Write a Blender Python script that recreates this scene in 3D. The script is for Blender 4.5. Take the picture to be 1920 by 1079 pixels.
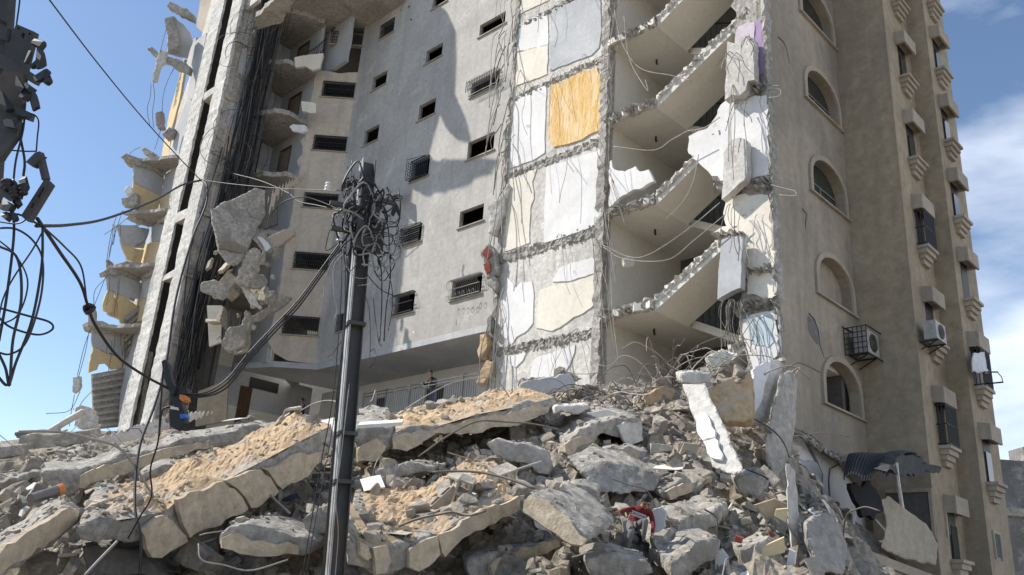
import bpy, bmesh, math, random
import numpy as np
from mathutils import Vector, Matrix, noise
from mathutils.geometry import tessellate_polygon
for _o in list(bpy.data.objects): bpy.data.objects.remove(_o)
S = bpy.context.scene
COL = S.collection
R = math.radians
# ---------------------------------------------------------------- camera
FOC, CX, CY = 1600.0, 960.0, 539.5          # photograph pixels (1920 x 1079)
_up = np.array([307.0, 4333.0, -FOC]); _up /= np.linalg.norm(_up)
_fw = np.array([0, 0, -1.0]); _fw -= _up * (_fw @ _up); _fw /= np.linalg.norm(_fw)
_rt = np.cross(_fw, _up)
CM = np.array([_rt, _fw, _up]); CAM = np.array([0, 0, 1.6])
cd = bpy.data.cameras.new('camera'); cam = bpy.data.objects.new('camera', cd); COL.objects.link(cam)
mw = Matrix.Identity(4)
for i in range(3):
    for j in range(3): mw[i][j] = CM[i][j]
mw.translation = CAM
cam.matrix_world = mw
cd.sensor_width = 36; cd.lens = FOC / 1920 * 36; cd.clip_start = .1; cd.clip_end = 3000
S.camera = cam
# ---------------------------------------------------------------- light
SUN_AZ, SUN_EL = R(-82), R(45)             # direction to the sun: azimuth from +Y (clockwise), elevation
sd = Vector((math.sin(SUN_AZ) * math.cos(SUN_EL), math.cos(SUN_AZ) * math.cos(SUN_EL), math.sin(SUN_EL)))
sl = bpy.data.lights.new('sun', 'SUN'); sl.energy = 4.9; sl.angle = R(.6); sl.color = (1, .94, .85)
so = bpy.data.objects.new('sun', sl); COL.objects.link(so); so.rotation_euler = sd.to_track_quat('Z', 'Y').to_euler()
W = bpy.data.worlds.new('World'); S.world = W; W.use_nodes = True
nt = W.node_tree; nt.nodes.clear()
def _n(t, **k):
    n = nt.nodes.new(t)
    for a, b in k.items(): setattr(n, a, b)
    return n
sky = _n('ShaderNodeTexSky', sky_type='NISHITA', sun_disc=False, sun_elevation=SUN_EL, sun_rotation=SUN_AZ, air_density=1.0, dust_density=.35, ozone_density=2.2)
tc = _n('ShaderNodeTexCoord'); mp = _n('ShaderNodeMapping'); mp.inputs['Scale'].default_value = (1.0, 1.0, 2.6); mp.inputs['Location'].default_value = (3.15, 1.7, .2)
nz = _n('ShaderNodeTexNoise'); nz.inputs['Scale'].default_value = 2.1; nz.inputs['Detail'].default_value = 7; nz.inputs['Roughness'].default_value = .52; nz.inputs['Distortion'].default_value = .35
mp2 = _n('ShaderNodeMapping'); mp2.inputs['Location'].default_value = (.3, 0, 0)
nz2 = _n('ShaderNodeTexNoise'); nz2.inputs['Scale'].default_value = .9; nz2.inputs['Detail'].default_value = 2
sx = _n('ShaderNodeSeparateXYZ'); low = _n('ShaderNodeMath', operation='MULTIPLY_ADD'); low.inputs[1].default_value = -.26
add = _n('ShaderNodeMath', operation='MULTIPLY_ADD'); add.inputs[1].default_value = .24      # cloud bank stands on one side of the sky
cr = _n('ShaderNodeValToRGB'); cr.color_ramp.elements[0].position = .40; cr.color_ramp.elements[1].position = .64
mixc = _n('ShaderNodeMixRGB'); mixc.inputs[2].default_value = (7.2, 7.7, 8.6, 1)
bg = _n('ShaderNodeBackground'); bg.inputs[1].default_value = .14
ou = _n('ShaderNodeOutputWorld')
L = nt.links.new
L(tc.outputs['Generated'], mp.inputs[0]); L(mp.outputs[0], nz.inputs['Vector']); L(tc.outputs['Generated'], sx.inputs[0])
L(sx.outputs['X'], add.inputs[0]); L(sx.outputs['Z'], low.inputs[0]); L(nz.outputs[0], low.inputs[2]); L(low.outputs[0], add.inputs[2]); L(add.outputs[0], cr.inputs[0])
L(cr.outputs[0], mixc.inputs[0]); L(sky.outputs[0], mixc.inputs[1]); L(mixc.outputs[0], bg.inputs[0]); L(bg.outputs[0], ou.inputs[0])
S.view_settings.view_transform = 'Standard'; S.view_settings.look = 'None'; S.view_settings.gamma = 1
S.view_settings.exposure = 0.25; S.view_settings.use_curve_mapping = False
S.cycles.max_bounces = 6; S.cycles.diffuse_bounces = 4
# ---------------------------------------------------------------- survey helpers: pixel of the photograph -> point on a real plane
q = 2 ** -.5
UV_U = np.array([q, -q, 0]); UV_V = np.array([q, q, 0])     # the building's two horizontal axes
def ray(px, py): return CM @ np.array([px - CX, CY - py, -FOC])
def onv(x, y, v): d = ray(x, y); return Vector(CAM + d * ((v - CAM @ UV_V) / (d @ UV_V)))
def onu(x, y, u): d = ray(x, y); return Vector(CAM + d * ((u - CAM @ UV_U) / (d @ UV_U)))
def ony(x, y, Y): d = ray(x, y); return Vector(CAM + d * (Y / d[1]))
def onz(x, y, z): d = ray(x, y); return Vector(CAM + d * ((z - 1.6) / d[2]))
def onpl(x, y, p, n):
    d = Vector(ray(x, y)); c = Vector(CAM); return c + d * ((p - c).dot(n) / d.dot(n))
def uvz(P): return (q * (P[0] - P[1]), q * (P[0] + P[1]), P[2])
def W3(u, v, z): return Vector((q * (u + v), q * (v - u), z))
rnd = random.Random(7)
# ---------------------------------------------------------------- mesh builder
def self_cdt(loops, flat):
    from mathutils.geometry import delaunay_2d_cdt
    nn = Vector((0, 0, 0)); l0 = loops[0]
    for i, p in enumerate(l0): nn += (p - l0[0]).cross(l0[(i + 1) % len(l0)] - l0[0])
    nn.normalize(); ax = nn.orthogonal().normalized(); ay = nn.cross(ax)
    P2 = [Vector(((p - l0[0]).dot(ax), (p - l0[0]).dot(ay))) for p in flat]; E = []; o = 0; L2 = []
    for l in loops:
        k = len(l); E += [(o + i, o + (i + 1) % k) for i in range(k)]; L2.append(P2[o:o + k]); o += k
    vo, eo, fo, ov, oe, of = delaunay_2d_cdt(P2, E, [], 0, 1e-6)
    def ins(c, poly):
        r = False
        for i, a in enumerate(poly):
            b = poly[i - 1]
            if (a.y > c.y) != (b.y > c.y) and c.x < (b.x - a.x) * (c.y - a.y) / (b.y - a.y) + a.x: r = not r
        return r
    out = []
    for f in fo:
        c = sum((vo[i] for i in f), Vector((0, 0))) / len(f)
        if ins(c, L2[0]) and not any(ins(c, h) for h in L2[1:]) and all(ov[i] for i in f): out.append(tuple(ov[i][0] for i in f))
    return out
class MB:
    def __init__(s): s.v = []; s.f = []; s.m = []; s.cur = 0
    def add(s, vs, fs):
        o = len(s.v); s.v += [tuple(p) for p in vs]; s.f += [tuple(i + o for i in f) for f in fs]; s.m += [s.cur] * len(fs); return s
    def box(s, c, e0, e1, e2):     # centre, three half-edge vectors
        c, a, b, d = Vector(c), Vector(e0), Vector(e1), Vector(e2)
        P = [c + a * i + b * j + d * k for i in (-1, 1) for j in (-1, 1) for k in (-1, 1)]
        F = [(0, 1, 3, 2), (4, 6, 7, 5), (0, 4, 5, 1), (2, 3, 7, 6), (0, 2, 6, 4), (1, 5, 7, 3)]
        if a.cross(b).dot(d) < 0: F = [f[::-1] for f in F]
        return s.add(P, F)
    def bar(s, p, r_, w, h, up=(0, 0, 1)):
        p, r_ = Vector(p), Vector(r_); d = r_ - p; l = d.length
        if l < 1e-6: return s
        d /= l; u = Vector(up)
        if abs(d.dot(u)) > .98: u = Vector((1, 0, 0))
        x = d.cross(u).normalized(); y = x.cross(d)
        return s.box((p + r_) / 2, d * l / 2, x * w / 2, y * h / 2)
    def uvbox(s, u0, u1, v0, v1, z0, z1):
        return s.box(W3((u0 + u1) / 2, (v0 + v1) / 2, (z0 + z1) / 2), W3((u1 - u0) / 2, 0, 0), W3(0, (v1 - v0) / 2, 0), (0, 0, (z1 - z0) / 2))
    def tube(s, pts, r_, n=5, taper=None):
        pts = [Vector(p) for p in pts]
        if len(pts) < 2: return s
        V = []; t0 = (pts[1] - pts[0]).normalized(); a = t0.orthogonal().normalized()
        for i, p in enumerate(pts):
            t = (pts[min(i + 1, len(pts) - 1)] - pts[max(i - 1, 0)])
            t = t.normalized() if t.length > 1e-9 else t0
            a = (a - t * a.dot(t)); a = a.normalized() if a.length > 1e-6 else t.orthogonal().normalized()
            b = t.cross(a); rr = r_ if taper is None else r_ * taper(i / (len(pts) - 1))
            for k in range(n):
                an = 2 * math.pi * k / n; V.append(p + a * math.cos(an) * rr + b * math.sin(an) * rr)
        F = [(i * n + k, i * n + (k + 1) % n, (i + 1) * n + (k + 1) % n, (i + 1) * n + k) for i in range(len(pts) - 1) for k in range(n)]
        F.append(tuple(range(n - 1, -1, -1))); m = (len(pts) - 1) * n; F.append(tuple(m + k for k in range(n)))
        return s.add(V, F)
    def prism(s, outer, ext, holes=()):    # 3D planar polygon with holes, extruded by ext
        loops = [[Vector(p) for p in outer]] + [[Vector(p) for p in h] for h in holes]
        ext = Vector(ext); flat = [p for l in loops for p in l]; n = len(flat)
        if holes: tri = self_cdt(loops, flat)
        else: tri = tessellate_polygon(loops)
        nn = Vector((0, 0, 0))
        for i, p in enumerate(loops[0]): nn += p.cross(loops[0][(i + 1) % len(loops[0])])
        back = nn.dot(ext) < 0
        F = []
        for t in tri:
            a, b, c = (flat[i] for i in t); g = (b - a).cross(c - a).dot(ext)
            if g > 0: t = t[::-1]
            F.append(tuple(t)); F.append(tuple(i + n for i in t[::-1]))
        o = 0
        for li, l in enumerate(loops):
            m = len(l); ln = Vector((0, 0, 0))
            for i, p in enumerate(l): ln += p.cross(l[(i + 1) % m])
            flip = (ln.dot(ext) < 0) != (li > 0)
            for i in range(m):
                a, b = o + i, o + (i + 1) % m
                f = (a, b, b + n, a + n)
                F.append(f if not flip else f[::-1])
            o += m
        return s.add(flat + [p + ext for p in flat], F)
    def build(s, name, mats, parent=None, smooth=False):
        me = bpy.data.meshes.new(name); me.from_pydata(s.v, [], s.f)
        mats = mats if isinstance(mats, (list, tuple)) else [mats]
        for m in mats: me.materials.append(m)
        if len(mats) > 1: me.polygons.foreach_set('material_index', s.m)
        if smooth: me.polygons.foreach_set('use_smooth', [True] * len(s.f))
        me.update()
        o = bpy.data.objects.new(name, me); COL.objects.link(o)
        if parent: setparent(o, parent)
        return o
def setparent(o, p):
    o.parent = p; o.matrix_parent_inverse = p.matrix_world.inverted() if p.type != 'EMPTY' else Matrix.Translation(-Vector(p.location))
def tag(o, label=None, cat=None, group=None, kind=None):
    for k, v in (('label', label), ('category', cat), ('group', group), ('kind', kind)):
        if v: o[k] = v
    return o
def empty(name, loc, label=None, cat=None, group=None, kind=None):
    o = bpy.data.objects.new(name, None); o.location = loc; o.empty_display_size = .3; COL.objects.link(o)
    return tag(o, label, cat, group, kind)
def rag(pts, amp, step, seed=0, only=None):      # break straight outlines into chipped ones (3D or 2D points)
    r_ = random.Random(seed); pts = [Vector(p) for p in pts]; n = len(pts)
    c = sum(pts, pts[0] * 0) / n; out = []
    nn = None
    if len(pts[0]) == 3:
        nn = pts[0] * 0
        for i, p in enumerate(pts): nn += (p - c).cross(pts[(i + 1) % n] - c)
        nn.normalize()
    for i, p in enumerate(pts):
        b = pts[(i + 1) % n]; d = b - p; l = d.length; out.append(p)
        if only is not None and i not in only: continue
        k = max(1, int(l / step)); d.normalize() if l > 0 else None
        side = nn.cross(d) if nn is not None else Vector((-d.y, d.x))
        w = 0
        for j in range(1, k):
            w = .55 * w + r_.gauss(0, 1) * .75
            t = (j + r_.uniform(-.3, .3)) / k
            out.append(p + d * l * t + side * max(-1.7, min(1.7, w)) * amp)
    return out
# ---------------------------------------------------------------- materials
MT = {}
def mat(name, c, c2=None, spots=None, scale=1.0, rough=.9, bump=.25, bscale=None, streak=0.0, streak_c=(.06, .055, .05), metal=0.0, coord='world', fine=.35, spot_lo=.56, spot_hi=.66, island=0.0, rand=0.0, cracks=0.0, blotch=2):
    m = bpy.data.materials.new(name); m.use_nodes = True; t = m.node_tree; N = t.nodes; K = t.links.new
    b = N['Principled BSDF']; b.inputs['Roughness'].default_value = rough; b.inputs['Metallic'].default_value = metal
    def nd(ty, **k):
        n = N.new(ty)
        for a, v in k.items(): setattr(n, a, v)
        return n
    if coord == 'world': src = nd('ShaderNodeNewGeometry').outputs['Position']
    else: src = nd('ShaderNodeTexCoord').outputs['Object']
    def noise_(sc, det=5, ro=.6, vec=src, dist=0):
        n = nd('ShaderNodeTexNoise'); n.inputs['Scale'].default_value = sc; n.inputs['Detail'].default_value = det; n.inputs['Roughness'].default_value = ro; n.inputs['Distortion'].default_value = dist
        K(vec, n.inputs['Vector']); return n.outputs[0]
    def ramp(fac, a, b_, ca=(0, 0, 0, 1), cb=(1, 1, 1, 1)):
        n = nd('ShaderNodeValToRGB'); e = n.color_ramp.elements; e[0].position = a; e[1].position = b_; e[0].color = ca; e[1].color = cb; K(fac, n.inputs[0]); return n.outputs[0]
    def mix(f, a, b_, mode='MIX'):
        n = nd('ShaderNodeMixRGB', blend_type=mode)
        for i, x in enumerate((f, a, b_)):
            if isinstance(x, (int, float)): n.inputs[i].default_value = x
            elif isinstance(x, tuple): n.inputs[i].default_value = (*x[:3], 1)
            else: K(x, n.inputs[i])
        return n.outputs[0]
    c2 = c2 or tuple(x * .72 for x in c)
    big = ramp(noise_(.45 * scale, blotch, .55, dist=.6), .36, .64)
    col = mix(big, c, c2)
    fn = ramp(noise_(6.5 * scale, 6, .7), .3, .72, (1 - fine,) * 3 + (1,), (1 + fine * .55,) * 3 + (1,))
    col = mix(1.0, col, fn, 'MULTIPLY')
    if streak:
        mpg = nd('ShaderNodeMapping'); mpg.inputs['Scale'].default_value = (1.5 * scale, 1.5 * scale, .14 * scale); K(src, mpg.inputs[0])
        st = ramp(noise_(1.6, 6, .65, mpg.outputs[0], .3), .48, .74)
        n = nd('ShaderNodeMath', operation='MULTIPLY'); K(st, n.inputs[0]); n.inputs[1].default_value = streak
        col = mix(n.outputs[0], col, streak_c)
    if spots:
        sp = ramp(noise_(1.3 * scale, 7, .62, dist=.4), spot_lo, spot_hi)
        col = mix(sp, col, spots)
    if cracks:
        vo = nd('ShaderNodeTexVoronoi', feature='DISTANCE_TO_EDGE'); vo.inputs['Scale'].default_value = .55 * scale
        wv = mix(.12, src, noise_(2.2, 5, .7) if False else nd('ShaderNodeTexNoise').outputs[1]); K(wv, vo.inputs['Vector'])
        ck = ramp(vo.outputs[0], .002, .012, (1, 1, 1, 1), (0, 0, 0, 1)); g = nd('ShaderNodeMath', operation='MULTIPLY'); K(ck, g.inputs[0]); g.inputs[1].default_value = cracks
        col = mix(g.outputs[0], col, (.05, .045, .04))
    if island or rand:
        s_ = nd('ShaderNodeNewGeometry').outputs['Random Per Island'] if island else nd('ShaderNodeObjectInfo').outputs['Random']
        a = island or rand
        col = mix(1.0, col, ramp(s_, 0, 1, (1 - a, 1 - a * 1.02, 1 - a * 1.06, 1), (1 + a * .8, 1 + a * .72, 1 + a * .6, 1)), 'MULTIPLY')
    K(col, b.inputs['Base Color'])
    if bump:
        bs = bscale or 9 * scale
        h1 = noise_(bs, 8, .72); h2 = noise_(bs * .22, 3, .6)
        ad = nd('ShaderNodeMath', operation='MULTIPLY_ADD'); K(h2, ad.inputs[0]); ad.inputs[1].default_value = 1.6; K(h1, ad.inputs[2])
        bp = nd('ShaderNodeBump'); bp.inputs['Strength'].default_value = min(1, bump); bp.inputs['Distance'].default_value = .06 * max(1, bump); K(ad.outputs[0], bp.inputs['Height']); K(bp.outputs[0], b.inputs['Normal'])
    MT[name] = m; return m
mat('concrete', (.48, .45, .40), (.36, .34, .30), spots=(.28, .262, .235), bump=.5, fine=.45)
mat('concrete_slab', (.56, .52, .455), (.43, .405, .355), spots=(.31, .285, .245), bump=1.1, fine=.62, bscale=13, spot_lo=.52, spot_hi=.62)
mat('concrete_beam', (.50, .47, .42), (.38, .36, .325), spots=(.29, .275, .25), bump=1.0, fine=.6, bscale=7)
mat('concrete_column', (.70, .675, .62), (.58, .555, .51), spots=(.44, .42, .385), bump=.45, streak=.25)
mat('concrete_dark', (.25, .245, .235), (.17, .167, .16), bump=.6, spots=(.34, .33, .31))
mat('column_white', (.70, .685, .645), (.58, .565, .53), spots=(.40, .385, .355), bump=.8, fine=.45, spot_lo=.56, spot_hi=.66, bscale=7)
mat('plaster_grey', (.52, .50, .465), (.41, .397, .375), bump=.14, fine=.2, streak=.6, streak_c=(.28, .27, .255), scale=.7, spots=(.58, .56, .52), spot_lo=.6, spot_hi=.74)
mat('plaster_beige', (.64, .56, .455), (.54, .475, .39), bump=.14, fine=.18, streak=.55, streak_c=(.33, .285, .235), scale=.8)
mat('plaster_brown', (.395, .325, .225), (.31, .26, .185), bump=.35, fine=.28, streak=.7, streak_c=(.23, .2, .155), scale=.5, bscale=16, spots=(.44, .39, .31), spot_lo=.6, spot_hi=.78)
mat('plaster_arch', (.42, .36, .275), (.30, .26, .205), bump=.2, fine=.2, streak=.55, streak_c=(.17, .155, .135), scale=.6, spots=(.25, .22, .185), spot_lo=.55, spot_hi=.7)
mat('trim', (.45, .395, .305), (.36, .315, .25), bump=.15, fine=.2, streak=.4, streak_c=(.2, .18, .155))
mat('paint_white', (.80, .79, .775), (.70, .69, .675), bump=.12, fine=.1, spots=(.5, .48, .45), spot_lo=.66, spot_hi=.72, streak=.18, streak_c=(.4, .38, .35))
mat('paint_cream', (.80, .755, .65), (.70, .66, .565), bump=.12, fine=.12, streak=.2, streak_c=(.45, .4, .33))
mat('paint_yellow', (.72, .565, .32), (.62, .49, .29), bump=.1, fine=.12, streak=.2, streak_c=(.4, .34, .25))
mat('paint_silver', (.52, .53, .54), (.42, .43, .44), bump=.12, fine=.14, streak=.3, streak_c=(.3, .3, .3))
mat('paint_blue', (.60, .69, .75), (.5, .58, .62), bump=.15, fine=.15)
mat('paint_pink', (.62, .53, .60), (.55, .48, .53), bump=.15, fine=.2, spots=(.5, .46, .44))
mat('paint_violet', (.40, .27, .46), (.34, .23, .4), bump=.15, fine=.12)
mat('paint_red', (.42, .09, .06), bump=.3)
mat('ceiling_plaster', (.72, .69, .62), (.62, .595, .535), bump=.08, fine=.1, streak=0)
mat('inner_dark', (.13, .125, .118), bump=.1)  # low albedo puts the shade of interiors and openings into the colour
mat('coat_tan', (.62, .515, .37), (.53, .44, .32), bump=.5, fine=.38, bscale=22, spots=(.42, .37, .295), spot_lo=.55, spot_hi=.66)
mat('sand', (.64, .455, .265), (.54, .39, .235), bump=.7, bscale=16, fine=.4, spots=(.47, .43, .365), spot_lo=.52, spot_hi=.66)
mat('rubble', (.49, .44, .365), (.36, .33, .285), bump=.7, fine=.5, island=.38, bscale=14)
mat('rubble_ground', (.38, .33, .26), (.28, .245, .195), bump=1.0, fine=.6, spots=(.40, .32, .22), bscale=6)
mat('chunk', (.50, .465, .40), (.39, .36, .31), bump=.8, fine=.45, rand=.28, bscale=10)
mat('tile', (.74, .71, .65), (.66, .63, .58), bump=.1, fine=.15, island=.25)
mat('wood', (.46, .37, .25), (.36, .28, .18), bump=.3, island=.3)
mat('rebar', (.21, .185, .16), (.15, .13, .11), bump=0, rough=.7, metal=.3)
mat('rebar_light', (.40, .37, .33), (.3, .275, .25), bump=0, rough=.65, metal=.2)
mat('cable', (.018, .018, .02), bump=0, rough=.5)
mat('cable_grey', (.34, .33, .31), bump=0, rough=.6)
mat('iron_black', (.022, .022, .024), bump=0, rough=.55)
mat('iron_grey', (.20, .195, .185), bump=0, rough=.55, metal=.3)
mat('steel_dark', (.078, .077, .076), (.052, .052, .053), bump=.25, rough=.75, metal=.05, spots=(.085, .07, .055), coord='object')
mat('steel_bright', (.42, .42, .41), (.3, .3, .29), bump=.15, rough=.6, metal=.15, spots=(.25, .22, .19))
mat('porcelain', (.72, .70, .66), bump=0, rough=.25)
mat('door_brown', (.12, .065, .04), (.09, .05, .03), bump=.1)
mat('door_tan', (.30, .255, .2), bump=.1)
mat('glass_dark', (.05, .058, .055), bump=0, rough=.12)
mat('zinc', (.075, .078, .08), (.05, .052, .054), bump=.2, rough=.85, metal=0, spots=(.09, .07, .055))
mat('tin_white', (.66, .655, .63), (.55, .54, .52), bump=.05, rough=.45)
mat('ac_white', (.46, .45, .42), (.38, .37, .35), bump=.03, rough=.5)
mat('rag_cloth', (.03, .03, .035), bump=.2)
# orange stucco with brushed relief
mat('stucco_orange', (.80, .53, .21), (.74, .46, .16), bump=.6, fine=.32, spots=(.82, .62, .36), spot_lo=.46, spot_hi=.62)
for n_ in MT['stucco_orange'].node_tree.nodes:      # brushed in slanting strokes
    if n_.type == 'TEX_NOISE':
        l_ = n_.inputs['Vector'].links[0]; s_ = l_.from_socket; g_ = MT['stucco_orange'].node_tree.nodes.new('ShaderNodeMapping'); g_.inputs['Rotation'].default_value = (0, .6, .8); g_.inputs['Scale'].default_value = (3.2, 3.2, .8)
        MT['stucco_orange'].node_tree.links.new(s_, g_.inputs[0]); MT['stucco_orange'].node_tree.links.new(g_.outputs[0], n_.inputs['Vector'])
# ================================================================ the bombed apartment building
BLD = empty('apartment_building', W3(-18, 24, 0), 'bombed multi-storey apartment building with its front torn open above the rubble', 'apartment building')
BLD.location = W3(-18, 24, 0)
def part(mb, name, m, parent=None, smooth=False): return mb.build(name, MT[m] if isinstance(m, str) else [MT[x] for x in m], parent or BLD, smooth)
VB, VS, UR, YS = 19.48, 21.6, -9.75, 39.5
XL = -11.4                                      # left edge of the cream wing
VW = q * (XL + YS)
ZT = 37.0
bpy_mesh = {}
def rect_uz(v, bl, tr):
    a, b = uvz(onv(*bl, v)), uvz(onv(*tr, v)); return a[0], b[0], a[2], b[2]
# ---- windows in the grey wing (plane v = VS)
S2W = [((712, 75.6), (741, 33), 'bars'), ((696, 172.6), (727, 131), ''), ((680.5, 275.7), (712, 232.5), ''), ((664, 397), (697, 348), 'bars'), ((647, 508), (682, 462), ''), ((630, 624), (666, 582), 'bars'),
       ((809.6, 19.5), (840, -20), ''), ((797, 122), (831, 79), ''), ((783, 229), (818, 183), ''), ((770, 343), (807, 291), 'mesh'), ((751, 465), (792, 418), 'mesh'), ((738, 594), (779, 545), 'belly'),
       ((898, 71), (948.6, 20.5), ''), ((882, 184), (938, 129), 'scroll'), ((875, 302), (928, 246), ''), ((860, 429), (908, 381), ''), ((845, 565), (905, 511), 'white')]
def opening(rng, wall_fn, ndir, depth, grille, name='window', sill=.05):
    """frame + sill (+ grille) of one opening; wall_fn(a, z, out) -> point, a runs along the wall"""
    a0, a1, z0, z1 = rng; P = wall_fn
    m = MB()
    def bx(b0, b1, c0, c1, o0, o1):
        pts = [P(x, z, o) for x in (b0, b1) for z in (c0, c1) for o in (o0, o1)]
        m.box(sum(pts, Vector()) / 8, (pts[4] - pts[0]) / 2, (pts[2] - pts[0]) / 2, (pts[1] - pts[0]) / 2)
    t = .05; i = -.16
    bx(a0 + .003, a0 + t, z0, z1 - .003, i, i + .05); bx(a1 - t, a1 - .003, z0, z1 - .003, i, i + .05); bx(a0 + t, a1 - t, z1 - t, z1 - .003, i, i + .05); bx(a0 + t, a1 - t, z0, z0 + t, i, i + .05)
    f = part(m, name, 'concrete_dark')
    m = MB()
    bx(a0 - .1, a1 + .1, z0 - .055, z0 - .003, -.2, .07)
    s = part(m, 'sill', 'trim', f)
    if grille:
        g = MB(); o = .05 if grille in ('bars', 'panel') else .12
        def rod(x0, z0_, x1, z1_, r_=.011, o0=None, o1=None): g.bar(P(x0, z0_, o if o0 is None else o0), P(x1, z1_, o if o1 is None else o1), r_ * 2, r_ * 2)
        for z in (z0 + .04, z1 - .04, (z0 + z1) / 2): rod(a0, z, a1, z, .014)
        for x in (a0, a1):
            for z in (z0 + .04, z1 - .04): rod(x, z, x, z, .012, 0, o)
        n = max(5, int((a1 - a0) / (.1 if grille != 'mesh' else .13)))
        for k in range(n + 1):
            x = a0 + (a1 - a0) * k / n
            if grille in ('belly', 'white', 'scroll', 'panel'):
                bel = [P(x, z0 + (z1 - z0) * j / 8, o + (.20 if grille != 'panel' else .05) * max(0, math.sin(math.pi * min(1, (1 - j / 8) * 1.6))) ** 1) for j in range(9)]
                g.tube(bel, .011 if grille != 'panel' else .013, 4)
                if grille == 'panel':
                    for j in (2, 6): g.box(P(x, z0 + (z1 - z0) * j / 8, o + .05), (.022, 0, 0), (0, .022, 0), (0, 0, .022))
                if grille == 'scroll':
                    g.tube([P(x + .10 * math.cos(w), (z0 + z1) / 2 + .30 * math.sin(w), o + .2 + .1 * math.cos(w)) for w in np.linspace(0, 6.28, 13)], .009, 4)
            else: rod(x, z0, x, z1, .011)
        if grille == 'white':
            for k in range(7):
                x = a0 + (a1 - a0) * (k + .5) / 7
                g.tube([P(x + .09 * math.cos(w) * (1 - w / 16), z0 - .02 + .13 * math.sin(w), o + .2 + .02 * k % .1) for w in np.linspace(0, 9, 15)], .008, 4)
        if grille == 'mesh':
            for k in range(9): rod(a0, z0 + (z1 - z0) * k / 8, a1, z0 + (z1 - z0) * k / 8, .008)
            for k in range(7): rod(a0, z0 + (z1 - z0) * k / 7, a0, z0 + (z1 - z0) * k / 7, .008, 0, .35)
            for oo in (.12, .24, .35): rod(a0, z0, a0, z1, .01, oo, oo)
            rod(a0, z1, a1, z1, .01, .35, .1); rod(a0, z0, a1, z0, .01, .35, .1)
        part(g, 'grille', {'white': 'cable_grey', 'scroll': 'iron_grey', 'panel': 'iron_black'}.get(grille, 'iron_black'), f)
    return f
def fv(v): return lambda a, z, o: W3(a, v - o, z)
holes = []; rects = []
for bl, tr, g in S2W:
    r_ = rect_uz(VS, bl, tr); rects.append((r_, g)); u0, u1, z0, z1 = r_
    holes.append([W3(u0, VS, z0), W3(u1, VS, z0), W3(u1, VS, z1), W3(u0, VS, z1)])
uc0 = -33.95                                   # where the rounded inner corner ends
xc = 2 * q * VS - YS                            # corner of the two wings
uc = q * (xc - YS); fil = .18
uS = uc + fil
z_s2 = 11.6
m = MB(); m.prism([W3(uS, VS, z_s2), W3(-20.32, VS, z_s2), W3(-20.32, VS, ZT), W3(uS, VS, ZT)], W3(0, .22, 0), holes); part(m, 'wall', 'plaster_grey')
for r_, g in rects: opening(r_, fv(VS), None, .2, g)
# bullet and shell holes in that wall
m = MB()
for px, py, s_ in ((767, 13, .09), (771, 37, .07), (752, 19, .045), (795, 111, .04)):
    c = onv(px, py, VS - .004); pts = [c + W3(math.cos(a) * s_ * (.8 + .4 * rnd.random()), 0, math.sin(a) * s_ * (.8 + .4 * rnd.random())) for a in np.linspace(0, 6.0, 8)]
    m.prism(pts, W3(0, -.012, 0))
part(m, 'shell_hole', 'inner_dark')
for k in range(26):       # pale scars and small pits scattered over the plaster
    px, py = rnd.uniform(700, 930), rnd.uniform(20, 640); P0 = onv(px, py, VS - .004); u_, _, z_ = uvz(P0)
    if u_ > -20.6 or z_ < z_s2 + .3 or any(r_[0] - .15 < u_ < r_[1] + .15 and r_[2] - .25 < z_ < r_[3] + .15 for r_, _g in rects): continue
    s_ = rnd.uniform(.03, .10); st_ = rnd.choice((1, 1, 3.5)); m = MB(); m.prism([P0 + W3(math.cos(a_) * s_ * rnd.uniform(.4, 1) / st_ ** .5, 0, math.sin(a_) * s_ * st_ * rnd.uniform(.5, 1)) for a_ in np.linspace(0, 5.6, 8)], W3(0, .003, 0)); part(m, 'plaster_scar', rnd.choice(('paint_white', 'concrete_dark', 'trim')))
# ---- cream wing (plane y = YS)
def fy(a, z, o): return Vector((a, YS - o, z))
S1W = [((618, 82), (684, 63)), ((601, 181), (670, 156.5)), ((585, 281), (653.5, 257.6)), ((567, 388), (635, 365)), ((547, 503.5), (614, 476)), ((527, 626), (602, 596))]
x_r = xc - fil; holes = []; r1 = []
for bl, tr in S1W:
    a, b = ony(*bl, YS), ony(*tr, YS); rr = (-10.87, -9.16, a.z, b.z); r1.append(rr)
    holes.append([Vector((x, YS, z)) for x, z in ((rr[0], a.z), (rr[1], a.z), (rr[1], b.z), (rr[0], b.z))])
zz = list(np.linspace(12.4, 27.8, 40)); left = [Vector((XL + rnd.uniform(-.06, .06) - (.12 if rnd.random() < .12 else 0), YS, z)) for z in reversed(zz)]
out = [Vector((x_r, YS, z_s2)), Vector((x_r, YS, 27.9))] + [Vector((x_r - .5 * i, YS, 27.75 + rnd.uniform(-.08, .1))) for i in range(1, 5)] + [Vector((XL + .05, YS, 27.8))] + left + [Vector((-11.1, YS, 12.0)), Vector((-10.4, YS, 11.66)), Vector((-9.8, YS, 11.62))]
m = MB(); m.prism(out, (0, .22, 0), holes); part(m, 'wall', 'plaster_beige')
for rr in r1: opening(rr, fy, None, .2, 'panel')
m = MB()     # rounded corner between the wings
A, B, Cc = Vector((x_r, YS, 0)), Vector((xc, YS, 0)), W3(uS, VS, 0); V = []; n = 7
for i in range(n):
    t = i / (n - 1); p = A * (1 - t) ** 2 + B * 2 * t * (1 - t) + Cc * t * t
    V += [p + Vector((0, 0, z_s2)), p + Vector((0, 0, ZT))]
m.add(V, [(2 * i, 2 * i + 2, 2 * i + 3, 2 * i + 1) for i in range(n - 1)]); part(m, 'wall', 'plaster_grey', smooth=True)
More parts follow.
